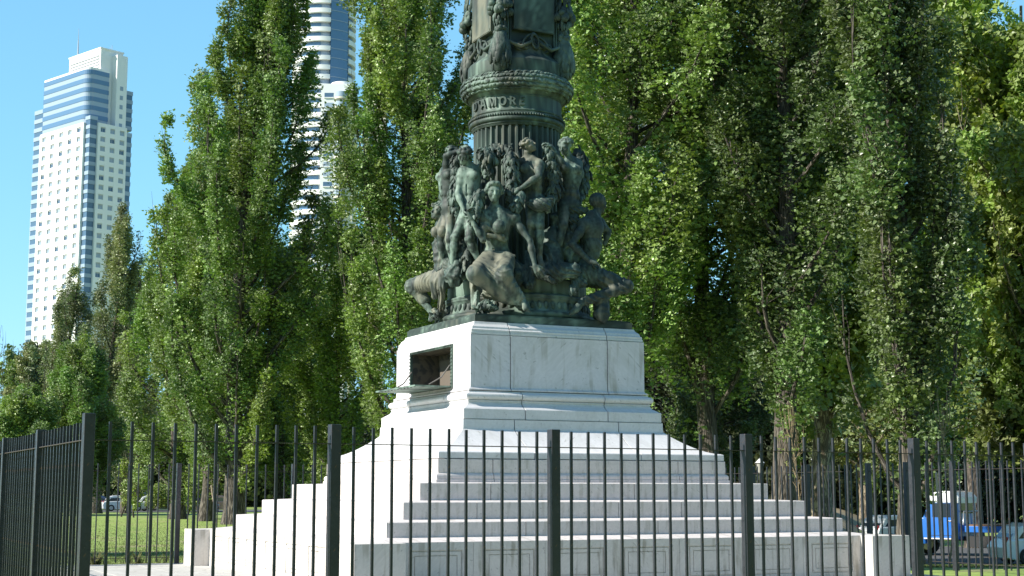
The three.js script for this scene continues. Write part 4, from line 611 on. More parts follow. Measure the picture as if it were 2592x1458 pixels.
const planeProf = s => Math.sqrt(Math.max(0, 1 - Math.pow(2 * s - 0.9, 2))) * 0.95 + 0.08;
// the receding row on the left
tree('poplar_tree', 'tallest green poplar left of the striped tower, its top beyond the upper edge', 600, 74, 33, 4.9, { prof: s => s < 0.38 ? 0.5 + 1.3 * s : Math.max(0.05, 1 - 1.75 * (s - 0.38)), lean: 1.7, trunk: 0.5, limbs: 76, per: 20, seed: 12, base: 0.09 });
tree('poplar_tree', 'broad green poplar with a stepped left outline, in front of the tallest one', 455, 88, 21.5, 3.7, { lean: 1.2, trunk: 0.42, limbs: 58, per: 17, seed: 23, base: 0.09 });
tree('poplar_tree', 'poplar with a rounded tip filling the left shoulder of the tallest one', 528, 82, 22.5, 3.3, { lean: 1.0, trunk: 0.35, limbs: 56, per: 18, seed: 29, base: 0.1, tone: 1.08 });
tree('poplar_tree', 'slim pointed poplar standing in front of the white tower', 262, 115, 23.6, 2.6, { lean: 1.3, trunk: 0.42, limbs: 36, seed: 31, mat: M.paleLeaf, bare: 0.2, tone: 1.25 });
tree('poplar_tree', 'short poplar before the foot of the white tower, left of the slim pointed one', 160, 138, 22.5, 3.0, { lean: 0.8, trunk: 0.4, limbs: 36, seed: 44, mat: M.paleLeaf, bare: 0.2, tone: 1.25 });
tree('poplar_tree', 'grey green poplar peeping up between the slim pointed and the broad poplar', 330, 126, 21.5, 2.6, { lean: 0.3, trunk: 0.4, limbs: 36, seed: 52, mat: M.paleLeaf, bare: 0.15 });
tree('poplar_tree', 'low rounded tree near the left edge, below the dark side of the white tower', 95, 160, 18.5, 4.0, { trunk: 0.4, limbs: 36, seed: 61, spray: 'far', mat: M.paleLeaf, bare: 0.2, tone: 1.25 });
tree('poplar_tree', 'leftmost leafy tree of the row, against the sky', 40, 185, 20, 4.0, { trunk: 0.4, limbs: 36, seed: 72, spray: 'far', mat: M.poplarLeaf });
tree('poplar_tree', 'small light green tree above the left railing', 75, 100, 8.2, 2.8, { trunk: 0.2, limbs: 40, seed: 83, tone: 1.1 });
tree('poplar_tree', 'grey green tree low down behind the corner post', 200, 105, 12.0, 3.0, { trunk: 0.3, limbs: 50, seed: 84, mat: M.poplarLeaf, tone: 1.1 });
tree('bare_tree', 'nearly bare thin tree at the extreme left edge', 0, 118, 15.2, 0.9, { trunk: 0.12, limbs: 30, clumps: 3, per: 2, seed: 85, spray: 'thin', bare: 0.5 });
tree('poplar_tree', 'tall poplar directly left of the column, right of the striped tower', 1012, 70, 33, 4.0, { lean: 0.5, trunk: 0.42, limbs: 66, per: 19, seed: 97, base: 0.1 });
tree('poplar_tree', 'lower bright green poplar filling the gap below the striped tower', 858, 80, 16.2, 2.9, { trunk: 0.3, limbs: 36, seed: 103, tone: 1.1 });
tree('poplar_tree', 'green poplar whose pointed top ends behind the left shoulder of the bronze figures', 1120, 76, 21.3, 2.6, { trunk: 0.3, limbs: 36, seed: 114, tone: 1.1 });
tree('poplar_tree', 'poplar close behind the marble pedestal, left side', 720, 92, 17, 2.8, { trunk: 0.4, limbs: 36, seed: 118 });
// the row on the right
tree('poplar_tree', 'poplar right behind the column, hidden in part by the wreath', 1400, 54, 27, 3.4, { trunk: 0.4, limbs: 48, seed: 121, tone: 0.95, base: 0.2 , up: 0.16, spread: 1.35, flat: 0.9, clumps: 8, per: 17, bare: 0.1, prof: planeProf });
tree('poplar_tree', 'leafy poplar just right of the column with pale branches at the top', 1600, 50, 27, 4.0, { trunk: 0.42, limbs: 48, seed: 133, base: 0.24, tone: 1.15 , up: 0.16, spread: 1.35, flat: 0.9, clumps: 8, per: 17, bare: 0.1, prof: planeProf });
tree('poplar_tree', 'poplar right of the pedestal with a bent limb, left of the small sky gap', 1800, 54, 26, 3.7, { trunk: 0.42, limbs: 48, seed: 141, base: 0.27, tone: 0.9 , up: 0.16, spread: 1.35, flat: 0.9, clumps: 8, per: 17, bare: 0.1, prof: planeProf });
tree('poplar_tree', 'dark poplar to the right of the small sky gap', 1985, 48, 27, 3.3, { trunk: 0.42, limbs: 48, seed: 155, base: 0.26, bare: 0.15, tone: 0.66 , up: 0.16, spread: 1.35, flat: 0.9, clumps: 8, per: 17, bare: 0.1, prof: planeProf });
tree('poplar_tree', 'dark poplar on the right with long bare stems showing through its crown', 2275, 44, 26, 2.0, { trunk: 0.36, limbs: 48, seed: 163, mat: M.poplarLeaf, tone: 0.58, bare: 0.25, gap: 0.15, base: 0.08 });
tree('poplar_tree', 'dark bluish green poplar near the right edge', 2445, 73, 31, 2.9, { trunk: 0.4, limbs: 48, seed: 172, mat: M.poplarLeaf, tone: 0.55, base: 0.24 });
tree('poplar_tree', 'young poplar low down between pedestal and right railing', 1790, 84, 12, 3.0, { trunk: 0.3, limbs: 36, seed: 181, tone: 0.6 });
// plane trees with larger yellow green leaves
tree('plane_tree', 'plane tree with light yellow green leaves and a forked pale trunk, behind the lantern', 2085, 55, 26, 3.3, { lean: 1.2, trunk: 0.4, bark: M.planeBark, limbs: 70, clumps: 8, spray: 'plane', mat: M.planeLeaf, prof: planeProf, base: 0.26, spread: 1.5, up: 0.2, flat: 1, seed: 191 });
tree('plane_tree', 'bright plane tree at the right edge', 2640, 64, 25, 4.6, { trunk: 0.45, bark: M.planeBark, limbs: 70, clumps: 8, spray: 'plane', mat: M.planeLeaf, prof: planeProf, base: 0.42, spread: 1.4, up: 0.2, flat: 1, seed: 202 });
tree('plane_tree', 'leaning plane tree at the right edge whose trunk slants to the left above the truck', 2615, 68, 12.5, 4.2, { trunk: 0.42, bark: M.planeBark, lean: -5.0, limbs: 26, clumps: 7, spray: 'plane', mat: M.planeLeaf, prof: planeProf, base: 0.62, spread: 1.3, up: 0.2, flat: 1, seed: 213, tone: 0.8 });
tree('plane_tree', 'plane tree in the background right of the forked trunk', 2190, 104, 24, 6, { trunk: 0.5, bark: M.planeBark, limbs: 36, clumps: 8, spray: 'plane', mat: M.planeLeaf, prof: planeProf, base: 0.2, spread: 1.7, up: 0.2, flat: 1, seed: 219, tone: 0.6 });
// the poplar left of the frame whose shadow lies across the lawn
tree('poplar_tree', 'poplar outside the frame on the left that shades the lawn', -1250, 34.5, 21, 2.0, { trunk: 0.4, limbs: 50, seed: 231 });
// trees round the place where the picture was taken, right of and behind it: they keep the sky off the shaded faces
[[15, 3], [21, 12], [25, -4], [12, -8], [3, -17], [-8, -24], [33, 8], [18, -18]].forEach(([x, d], i) => { const t = tree('park_tree', ['leafy tree right of the camera', 'leafy tree right of the railing, out of view', 'leafy tree far right of the camera', 'leafy tree behind the camera to the right', 'leafy tree straight behind the camera', 'leafy tree behind the camera to the left', 'leafy tree farthest to the right of the camera', 'leafy tree far behind the camera to the right'][i], 1296, 60, 17 + i % 3 * 2, 4.6, { trunk: 0.35, limbs: 40, clumps: 7, per: 9, spray: 'far', sc: 1.5, mat: M.poplarLeaf, base: 0.16, spread: 1.5, prof: planeProf, seed: 900 + i }); t.position.set(x, 0, -d); });
// young trees with leafy stems on the lawn
for (const [px, d, h, lb] of [[326, 96, 3.7, 'young tree with a slim column of yellow green leaves, right of the corner post'], [356, 93, 3.5, 'second young leafy stem, just right of the first slim column of leaves'], [505, 86, 4.2, 'young tree with drooping yellow green leaves left of the steps'], [478, 90, 3.0, 'thin sapling beside the trunk left of the steps']]) tree('young_tree', lb, px, d, h, 0.42, { trunk: 0.05, limbs: 26, clumps: 3, per: 3, spray: 'thin', mat: M.planeLeaf, base: 0.2, seed: px, spread: 0.5, tone: 1.05 });
// far wood closing the park
function farWood(label, px0, px1, d0, d1, h, n, mat, seed, sc) {
  const R = rng(seed), list = []; for (let i = 0; i < n; i++) { const d = lerp(d0, d1, R()), px = lerp(px0, px1, R()), top = h * (0.6 + 0.55 * (0.5 + fbm(px * 0.012, seed, 1, 3))), x = xAt(px, d); list.push({ p: V(x, groundHeight(x, d) + top * Math.pow(R(), 0.8), -d), b: 0.6 + 0.5 * R(), w: R() }); }
  const m = crown(scene, list, sprays.far, mat, seed, sc, 1); m.name = numbered('far_wood'); tag(m, label, 'wood'); m.userData.kind = 'stuff';
}
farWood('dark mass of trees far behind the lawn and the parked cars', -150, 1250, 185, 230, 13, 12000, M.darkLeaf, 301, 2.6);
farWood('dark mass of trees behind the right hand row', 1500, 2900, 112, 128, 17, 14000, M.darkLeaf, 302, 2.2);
// bushes and weeds
{
  const b = thing('bush', 'rounded yellow green bush beyond the parked cars on the left', 'bush', [xAt(414, 150), groundHeight(xAt(414, 150), 150), -150]); const R = rng(6), list = []; for (let i = 0; i < 700; i++) { const v = V(R() * 2 - 1, R(), R() * 2 - 1).normalize().multiplyScalar(0.8 + 0.2 * R()); list.push({ p: V(v.x * 1.3, 0.6 + v.y * 2.0, v.z * 1.2), b: 0.9 + R() * 0.3, w: R() }); } crown(b, list, sprays.poplar, M.planeLeaf, 5, 1, 1);
  const blade = (() => { const gs = []; const R2 = rng(9); for (let i = 0; i < 9; i++) { const a = R2() * 6.28, l = 0.7 + R2() * 0.5, g = new THREE.BufferGeometry(), c = Math.cos(a), s = Math.sin(a); g.setAttribute('position', new THREE.Float32BufferAttribute([-0.05 * s, 0, 0.05 * c, 0.05 * s, 0, -0.05 * c, c * 0.5 * l, l, s * 0.5 * l, -0.05 * s, 0, 0.05 * c, c * 0.5 * l, l, s * 0.5 * l, c * 0.15, l * 0.5, s * 0.15], 3)); g.computeVertexNormals(); gs.push(g); } return mergeGeometries(gs); })();
  const grassMat = leafMat([0.12, 0.17, 0.03], { clearcoat: 0 }), put = (name, label, cat, pts, seed) => { const m = new THREE.InstancedMesh(blade, grassMat, pts.length), R3 = rng(seed), q = new THREE.Quaternion(), c = new THREE.Color(); m.name = numbered(name); m.castShadow = m.receiveShadow = true; pts.forEach(([x, d, s], i) => { m.setMatrixAt(i, treeMat4.compose(V(x, groundHeight(x, d), -d), q.setFromAxisAngle(V(0, 1, 0), R3() * 6.28), V(s, s * (0.6 + R3() * 0.8), s))); const b = 0.7 + R3() * 0.6; m.setColorAt(i, c.setRGB(b * (0.9 + R3() * 0.5), b, b)); }); m.userData.kind = 'stuff'; tag(m, label, cat); scene.add(m); };
  const R4 = rng(15), lawn = []; for (let i = 0; i < 36000; i++) { const d = 33.5 + 60 * R4() * R4(), px = R4() < 0.6 ? lerp(150, 760, R4()) : lerp(2150, 2700, R4()); if (px > 1000 && d > 56) continue; const x = xAt(px, d), v = V(x, 0, -d).sub(mon(0, 5.95)), l = -v.x * Math.sin(YAW) - v.z * Math.cos(YAW); const r = (x - MON[0]) * Math.cos(YAW) - (-d - MON[2]) * Math.sin(YAW); if (l < 0.12 && r < 8.35) continue; lawn.push([x, d, 0.02 + R4() * 0.02]); }
  put('grass', 'short mown grass of the lawn', 'grass', lawn, 3);
  const weeds = []; for (const [px, n] of [[258, 16], [250, 12], [270, 8], [350, 7], [372, 9], [430, 4]]) for (let i = 0; i < n; i++) { const p = mon(0, 6.0), t = (px - 1296 + (R4() - 0.5) * 26) / FOCAL, r = (t * 30.72 + t * 5.4 - 0.1 + 2.61) / (0.9 - t * 0.435); const w = mon(r, 6.0 + R4() * 0.2); weeds.push([w.x, -w.z, 0.1 + R4() * 0.14]); }
  put('weeds', 'tufts of tall weeds at the back edge of the pavement', 'weeds', weeds, 4);
}
// ---------------------------------------------------------------- buildings
const W = { white: std([0.74, 0.74, 0.72], 0.7), cream: std([0.62, 0.58, 0.47], 0.75), grey: std([0.38, 0.40, 0.43], 0.7), slate: std([0.26, 0.33, 0.42], 0.6), glass: std([0.08, 0.14, 0.22], 0.15), pale: std([0.30, 0.37, 0.45], 0.25), haze: std([0.34, 0.41, 0.52], 0.4), blue: std([0.10, 0.19, 0.32], 0.25) };
function yAt(px, py, d) { return at(px, py, d).y; }
{ // white hotel tower on the left
  const d = 500, t = thing('tower_block', 'tall white tower with rows of square windows and blue glass corners, left in the picture', 'tower', [xAt(200, d), 0, -d], 48 * Math.PI / 180), Y = py => yAt(216, py, d), top = Y(305), fl = 3.36, win = [];
  const facade = (side, z0, z1, cols, rows, ww) => {                 // side 0: left face (towards -X), side 1: right face (towards +Z)
    const gs = [], w = (z1 - z0) / cols, put = (a, b, y0, y1, dep, off) => side === 0 ? box(dep, y1 - y0, b - a, dep / 2 + off, (y0 + y1) / 2, -(a + b) / 2) : box(b - a, y1 - y0, dep, (a + b) / 2, (y0 + y1) / 2, -dep / 2 - off);
    for (let c = 0; c <= cols; c++) { const m = z0 + c * w, a = c === 0 ? z0 : m - (w - ww) / 2, b = c === cols ? z1 : m + (w - ww) / 2; gs.push(put(a, b, 0, top, 1.0, 0)); }
    for (let r = 0; r <= rows; r++) { const y1 = r === 0 ? top : top - 1.3 - (r - 1) * fl - 1.75, y0 = r === rows ? 0 : top - 1.3 - r * fl; for (let c = 0; c < cols; c++) gs.push(put(z0 + (c + 0.5) * w - ww / 2, z0 + (c + 0.5) * w + ww / 2, y0, y1, 0.9, 0.02)); }
    part('wall', gs, W.white, t);
    for (let r = 0; r < rows; r++) for (let c = 0; c < cols; c++) { const a = z0 + (c + 0.5) * w - ww / 2, b = a + ww, y1 = top - 1.3 - r * fl, y0 = y1 - 1.75, k = part('window', put(a, b, y0, y1, 0.1, 0.42), (r * 7 + c * 3) % 5 === 0 ? W.glass : W.pale, t); part('frame', [put((a + b) / 2 - 0.06, (a + b) / 2 + 0.06, y0, y1, 0.06, 0.36), put(a, b, y1 - 0.4, y1, 0.05, 0.3)], W.grey, k); }
  };
  facade(0, 3.6, 31.5, 5, 22, 2.5); facade(1, 3.6, 15.0, 3, 16, 1.9);
  part('core', box(13, top, 29, 7.9, top / 2, -17), W.grey, t);
  const strip = (x0, x1, z0, z1, y0, y1, n, name, big) => { part(name, box(x1 - x0, y1 - y0, z1 - z0, (x0 + x1) / 2, (y0 + y1) / 2, -(z0 + z1) / 2), W.glass, t); for (let i = 0; i <= n; i++) part('floor_band', box(x1 - x0 + 0.3, big, z1 - z0 + 0.3, (x0 + x1) / 2, y0 + (y1 - y0) * i / n, -(z0 + z1) / 2), i % 2 ? W.slate : W.pale, t); };
  strip(0.9, 3.6, 0.9, 3.6, 0, top + 1.5, 40, 'glass_corner', 1.3); strip(1.2, 6, 31.6, 37.5, 0, Y(240), 42, 'glass_wing', 1.5); strip(15.1, 17.5, 1.0, 14, 0, top - 2, 36, 'glass_wing', 1.5);
  part('pilaster', box(1.2, Y(480), 1.2, 2.6, Y(480) / 2, -38.4), W.white, t);
  { const y0 = top + 0.1, y1 = Y(168), n = 6, h = (y1 - y0) / n, sh = new THREE.Shape(), r = 3.5; sh.moveTo(0.6, 31); sh.lineTo(0.6, 3 + r); sh.quadraticCurveTo(0.6, 3, 0.6 + r, 3); sh.lineTo(9, 3); sh.lineTo(9, 31); sh.closePath(); const ring = hh => new THREE.ExtrudeGeometry(sh, { depth: hh, bevelEnabled: false, curveSegments: 8 }).rotateX(-Math.PI / 2); part('glass_crown', ring(y1 - y0).translate(0, y0, 0), W.pale, t); const sh2 = ring(h * 0.5).scale(1.02, 1, 1.01); for (let i = 0; i < n; i++) part('floor_band', sh2.clone().translate(-0.12, y0 + i * h + h * 0.5, 0.12), W.blue, t); part('floor_band', ring(0.8).translate(0, y1, 0), W.white, t);
    part('glass_crown', box(4, y1 - y0 - 6, 9, 17, (y0 + y1) / 2 - 3, -8), W.glass, t); for (let i = 0; i < 5; i++) part('floor_band', box(4.3, h * 0.45, 9.3, 17, y0 + 1 + i * h, -8), W.slate, t); }
  { const y0 = top, y1 = Y(107); part('core', box(9, y1 - y0, 20, 10.5, (y0 + y1) / 2, -14), W.white, t); part('core', box(4.2, Y(120) - y0, 4.5, 12.8, (Y(120) + y0) / 2, -3.1), W.white, t); for (let i = 0; i < 8; i++) part('louvre', box(0.3, 0.35, 18, 5.85, y1 - 2.4 - i * 1.05, -14), W.grey, t); for (let i = 0; i < 6; i++) part('window', box(1.2, 1.5, 0.1, 12.8, Y(205) - i * 3.3, -0.82), W.slate, t); part('roof_slab', box(9.5, 0.5, 20.5, 10.5, y1 + 0.2, -14), W.white, t); part('antenna', [new THREE.CylinderGeometry(0.15, 0.3, 7, 6).translate(8, y1 + 3.5, -22), new THREE.CylinderGeometry(0.05, 0.12, 5, 5).translate(8, y1 + 9, -22)], W.grey, t); for (let i = 0; i < 3; i++) part('roof_mast', new THREE.CylinderGeometry(0.08, 0.08, 2.2, 5).translate(11 + i * 1.2, y1 + 1.4, -5 - i * 3), W.grey, t); }
}
{ // round striped tower
  const d = 450, cx = 806, r = (888 - cx) / FOCAL * d, t = thing('tower_block', 'round tower with white balcony bands and a blue glass strip, cropped at the top', 'tower', [xAt(cx, d), 0, -d]), h = 185, fl = 2.96, seg = (a0, a1, r0, r1, hh) => new THREE.LatheGeometry([[r0, 0], [r1, 0], [r1, hh], [r0, hh], [r0, 0]].map(p => new THREE.Vector2(...p)), 40, a0, a1 - a0);
  // angles from +Z (towards the camera); +X is right
  part('shaft', new THREE.CylinderGeometry(r - 1.4, r - 1.4, h, 48).translate(0, h / 2, 0), W.haze, t); const g0 = 0.33, g1 = 0.98; part('glass_strip', seg(g0, g1, r - 1.3, r - 0.2, h), W.blue, t);
  const b1 = toCreasedNormals(seg(-1.9, g0 - 0.01, r - 1.3, r, 1.35), 0.6), b2 = toCreasedNormals(seg(g1 + 0.01, 2.6, r - 1.3, r, 1.45), 0.6), m1 = toCreasedNormals(seg(g0, g1, r - 0.21, r - 0.1, 0.25), 0.6), w1 = seg(-0.75, 0.0, r - 1.35, r - 1.1, 1.3), w2 = seg(1.1, 1.5, r - 1.25, r - 0.9, 1.2);
  for (let y = 60; y < h; y += fl) { part('balcony_band', b1, W.white, t).position.y = y; part('balcony_band', b2, W.white, t).position.y = y; part('mullion', m1, W.slate, t).position.y = y + 0.6; part('window', w1, W.blue, t).position.y = y + 1.5; part('window', w2, W.blue, t).position.y = y + 1.5; }
}
{ // cream building in front of it
  const d = 428, x0 = xAt(800, d), x1 = xAt(884, d), top = yAt(840, 212, d), t = thing('apartment_building', 'white and cream apartment building with stacked bay windows, below the striped tower', 'apartment building', [x0, 0, -d]), w = x1 - x0, fl = 2.95;
  part('wall', box(w, top, 12, w / 2, top / 2, -6), W.white, t); part('side_wall', box(2.2, top - 3, 13, w - 1.0, (top - 3) / 2, -5.6), W.cream, t); const rf = part('roof', new THREE.CylinderGeometry(3.6, 3.6, 1.2, 24).translate(w * 0.62, top + 0.6, -5), W.white, t);
  for (let i = 0; i < 26; i++) { const y = top - 3.4 - i * fl; const bw = part('bay_window', new THREE.CylinderGeometry(1.9, 1.9, 1.5, 14, 1, false, -1.5, 3).translate(w * 0.64, y, 0), W.pale, t); part('sill', new THREE.CylinderGeometry(2.05, 2.05, 0.5, 14).translate(w * 0.64, y - 1.1, 0), W.cream, bw); const wn = part('window', box(2.6, 1.3, 0.1, w * 0.24, y, 0.02), i % 3 ? W.pale : W.glass, t); part('sill', box(2.9, 0.25, 0.4, w * 0.24, y - 0.8, 0.1), W.white, wn); }
}
{ // building with a rounded white roof
  const d = 470, t = thing('apartment_building', 'pale building with a rounded white roof, seen between striped tower and poplar', 'apartment building', [xAt(935, d), 0, -d]), top = yAt(935, 130, d);
  part('wall', box(6.5, top, 8, 0.8, top / 2, -4), W.cream, t); part('roof', new THREE.CylinderGeometry(3.6, 3.6, 8.5, 24, 1, false, -Math.PI / 2, Math.PI).rotateZ(0).rotateX(-Math.PI / 2).scale(1, 1.4, 1).translate(0.2, top, -4), W.white, t); part('roof_fin', box(1.0, 9, 6, 2.6, top + 4.5, -4), W.grey, t); for (let i = 0; i < 20; i++) { const wn = part('window', box(1.6, 1.4, 0.1, -0.6, top - 3.2 - i * 3.1, 0.02), W.glass, t); part('sill', box(1.8, 0.2, 0.3, -0.6, top - 4.05 - i * 3.1, 0.1), W.white, wn); }
}
for (const [px, d, wpx, topPy, lb] of [[1560, 380, 200, -80, 'pale blue building glimpsed through the leaves right of the column'], [2500, 340, 150, 90, 'pale building glimpsed through the leaves at the right edge'], [700, 300, 330, 905, 'low pale building behind the trunks left of the pedestal']]) {
  const t = thing('apartment_building', lb, 'apartment building', [xAt(px, d), 0, -d]), top = yAt(px, topPy, d), w = wpx / FOCAL * d, n = Math.max(3, Math.round(w / 4)), gs = [];
  part('wall', box(w, top, 10, 0, top / 2, -5.1), W.grey, t); for (let i = 0; i <= n; i++) gs.push(box(0.7, top, 0.6, -w / 2 + i * w / n, top / 2, 0.1)); part('pilaster', gs, W.white, t);
  for (let y = top - 2, q = 0; y > 3 && q < 14; y -= 3.2, q++) for (let i = 0; i < n; i++) part('window', box(w / n - 1.4, 1.7, 0.12, -w / 2 + (i + 0.5) * w / n, y, 0.0), (i + q) % 3 ? W.pale : W.glass, t);
}
// ---------------------------------------------------------------- vehicles
const paint = c => new THREE.MeshPhysicalMaterial({ color: new THREE.Color().setRGB(...c), roughness: 0.4, clearcoat: 1, clearcoatRoughness: 0.06 });
const K = { white: paint([0.72, 0.73, 0.74]), silver: paint([0.42, 0.45, 0.48]), blue: paint([0.02, 0.045, 0.12]), navy: paint([0.03, 0.05, 0.085]), red: paint([0.35, 0.03, 0.03]), truck: paint([0.01, 0.13, 0.48]), tyre: std([0.02, 0.02, 0.02], 0.9), rim: std([0.45, 0.45, 0.46], 0.35, { metalness: 0.7 }), window: std([0.02, 0.03, 0.045], 0.08), tail: std([0.35, 0.01, 0.015], 0.25), lamp: std([0.7, 0.72, 0.74], 0.12), black: std([0.02, 0.02, 0.022], 0.7), wood: std([0.16, 0.09, 0.05], 0.8) };
const sideExtrude = (pts, w, bev) => { const s = new THREE.Shape(pts.map(p => new THREE.Vector2(...p))); return new THREE.ExtrudeGeometry(s, { depth: w - 2 * bev, bevelEnabled: true, bevelThickness: bev, bevelSize: bev, bevelSegments: 2 }).translate(0, 0, -w / 2 + bev); };
function wheel(parent, x, z, r, w = 0.2) { const t = part('wheel', new THREE.CylinderGeometry(r, r, w, 22).rotateX(Math.PI / 2).translate(x, r, z), K.tyre, parent); part('rim', [new THREE.CylinderGeometry(r * 0.62, r * 0.62, w + 0.02, 16).rotateX(Math.PI / 2).translate(x, r, z), new THREE.CylinderGeometry(r * 0.2, r * 0.2, w + 0.05, 10).rotateX(Math.PI / 2).translate(x, r, z)], K.rim, t); }
function car(name, label, cat, px, d, turn, mat, van = 0) {
  const x = xAt(px, d), t = thing(name, label, cat, [x, groundHeight(x, d) + 0.016, -d], turn), h = van ? 1.85 : 1.45;
  part('body', sideExtrude([[-2.0, 0.3], [-2.05, 0.62], [-1.95, 0.86], [-0.95, 0.92], [1.1, 0.9], [1.9, 0.74], [2.05, 0.55], [2.05, 0.28], [1.6, 0.22], [-1.7, 0.22]], 1.68, 0.05), mat, t);
  const roofPts = van ? [[-1.95, 0.86], [-1.9, h - 0.12], [-1.7, h], [0.3, h], [0.65, h - 0.1], [1.35, 0.9]] : [[-1.85, 0.86], [-1.45, h - 0.12], [-1.1, h], [0.1, h], [0.45, h - 0.08], [1.2, 0.9]];
  part('roof', sideExtrude(roofPts, 1.5, 0.06), mat, t);
  const wy = (0.93 + h - 0.16) / 2, wh = h - 0.16 - 0.95; for (const s of [-1, 1]) { const z = s * 0.752, sh = a => { const g = new THREE.ShapeGeometry(new THREE.Shape(a.map(p => new THREE.Vector2(...p)))); return g.translate(0, 0, z + s * 0.006); }; part('window', sh(van ? [[-1.75, 0.98], [-1.72, h - 0.18], [-0.5, h - 0.18], [-0.5, 0.98]] : [[-1.55, 0.96], [-1.3, h - 0.18], [-0.5, h - 0.14], [-0.5, 0.96]]), K.window, t); part('window', sh([[-0.42, 0.96], [-0.42, h - 0.14], [0.2, h - 0.16], [0.95, 0.96]]), K.window, t); const dr = part('door', box(0.012, 0.6, 0.012, -0.46, 0.62, s * 0.843), K.black, t); part('handle', rbox(0.16, 0.03, 0.03, 0.01, -0.3, 0.8, s * 0.85), mat, dr); }
  const slab = (x0, y0, x1, y1, w) => { const L2 = Math.hypot(x1 - x0, y1 - y0); return box(0.02, L2, w).rotateZ(-Math.atan2(x1 - x0, y1 - y0)).translate((x0 + x1) / 2, (y0 + y1) / 2, 0); };
  part('windscreen', slab(1.18, 0.97, 0.56, h - 0.14, 1.28), K.window, t); part('rear_window', van ? slab(-1.985, 1.0, -1.955, h - 0.22, 1.25) : slab(-1.83, 0.98, -1.52, h - 0.18, 1.25), K.window, t);
  for (const z of [-0.84, 0.84]) for (const xx of [-1.28, 1.3]) wheel(t, xx, z, 0.31);
  for (const z of [-0.64, 0.64]) { part('headlight', rbox(0.08, 0.14, 0.3, 0.03, 2.06, 0.62, z), K.lamp, t); part('tail_light', rbox(0.08, 0.32, 0.14, 0.03, van ? -2.04 : -1.99, 0.86, z * 1.12), K.tail, t); part('bumper', rbox(0.1, 0.16, 0.6, 0.04, 2.08, 0.36, z * 0.5), K.black, t); }
  return t;
}
car('parked_car', 'white estate car side on beyond the lawn, left of the thick poplar trunk', 'car', 408, 152, 0.25, K.white);
car('parked_car', 'white car half hidden behind a young tree far across the lawn', 'car', 322, 150, 0.4, K.white);
car('parked_car', 'dark blue car between the two white ones across the lawn', 'car', 368, 155, 0.2, K.blue, 1);
car('parked_car', 'dark blue van right of the thick trunk on the lawn', 'van', 505, 145, 0.1, K.navy, 1);
car('parked_car', 'dark blue car seen between two trunks at the far left', 'car', 262, 158, 0.15, K.blue);
car('parked_car', 'small red car by the trunks left of the steps', 'car', 552, 148, 1.3, K.red);
car('parked_car', 'white hatchback at the right edge in front of the blue truck', 'car', 2640, 56.5, 0.1, K.white);
car('parked_car', 'white car behind the right corner block of the steps', 'car', 2262, 76, 0.5, K.white);
{ // blue lorry with white cab roof and open platform
  const d = 64, x = xAt(2432, d), t = thing('truck', 'bright blue truck with a white cab roof and a flat open platform, right edge', 'truck', [x, groundHeight(x, d) + 0.016, -d], 141 * Math.PI / 180);
  part('cab', sideExtrude([[0.0, 0.75], [0.0, 2.25], [1.15, 2.25], [1.45, 1.55], [1.75, 1.45], [1.75, 0.75]], 1.95, 0.06), K.truck, t);
  part('bonnet', sideExtrude([[1.6, 0.75], [1.6, 1.5], [2.3, 1.38], [2.55, 1.1], [2.55, 0.7]], 1.35, 0.1), K.truck, t); for (const s of [-1, 1]) part('mudguard', new THREE.TorusGeometry(0.55, 0.14, 8, 16, Math.PI).scale(1, 1, 1.5).translate(2.05, 0.5, s * 0.82), K.truck, t);
  part('roof', sideExtrude([[-0.06, 2.24], [-0.08, 2.42], [0.1, 2.6], [0.5, 2.66], [1.0, 2.58], [1.28, 2.4], [1.3, 2.24]], 1.98, 0.05), K.white, t);
  part('rear_window', box(0.02, 0.42, 1.3, -0.072, 1.98, 0), K.window, t); part('windscreen', box(0.02, 0.7, 1.55).rotateZ(0.4).translate(1.36, 1.92, 0), K.window, t);
  for (const s of [-1, 1]) { part('window', box(0.78, 0.58, 0.02, 0.66, 1.9, s * 0.982), K.window, t); const dr = part('door', [box(0.015, 1.4, 0.012, 0.16, 1.5, s * 0.979), box(0.015, 1.4, 0.012, 1.2, 1.4, s * 0.979), box(1.05, 0.015, 0.012, 0.68, 0.85, s * 0.979)], K.black, t); part('handle', rbox(0.16, 0.03, 0.04, 0.01, 0.3, 1.45, s * 0.995), K.rim, dr); part('sill', box(1.5, 0.05, 0.03, 0.8, 0.72, s * 0.97), K.white, t); part('mirror', rbox(0.05, 0.24, 0.18, 0.02, 1.5, 1.9, s * 1.15), K.black, t); }
  part('platform', [box(4.3, 0.08, 2.2, -2.6, 1.28, 0)], K.wood, t); for (const s of [-1, 1]) part('side_rail', rbox(4.4, 0.26, 0.08, 0.02, -2.6, 1.13, s * 1.12), K.truck, t); part('side_rail', rbox(0.08, 0.26, 2.2, 0.02, -0.42, 1.13, 0), K.truck, t);
  part('chassis', [box(6.6, 0.18, 0.12, -1.2, 0.72, 0.4), box(6.6, 0.18, 0.12, -1.2, 0.72, -0.4), box(0.9, 0.45, 0.4, -0.9, 0.62, -0.8)], K.black, t); part('rack_bar', tube([V(-0.2, 1.3, -0.8), V(-0.25, 1.85, -0.8), V(-0.25, 1.85, 0.8), V(-0.2, 1.3, 0.8)], [0.03, 0.03, 0.03, 0.03], 6), K.rim, t);
  for (const s of [-1, 1]) { wheel(t, 2.05, s * 0.82, 0.46, 0.26); wheel(t, -3.0, s * 0.85, 0.48, 0.34); part('headlight', new THREE.SphereGeometry(0.13, 10, 8).translate(2.5, 1.05, s * 0.62), K.lamp, t); } part('bumper', rbox(0.1, 0.2, 1.9, 0.03, 2.75, 0.6, 0), K.white, t);
}
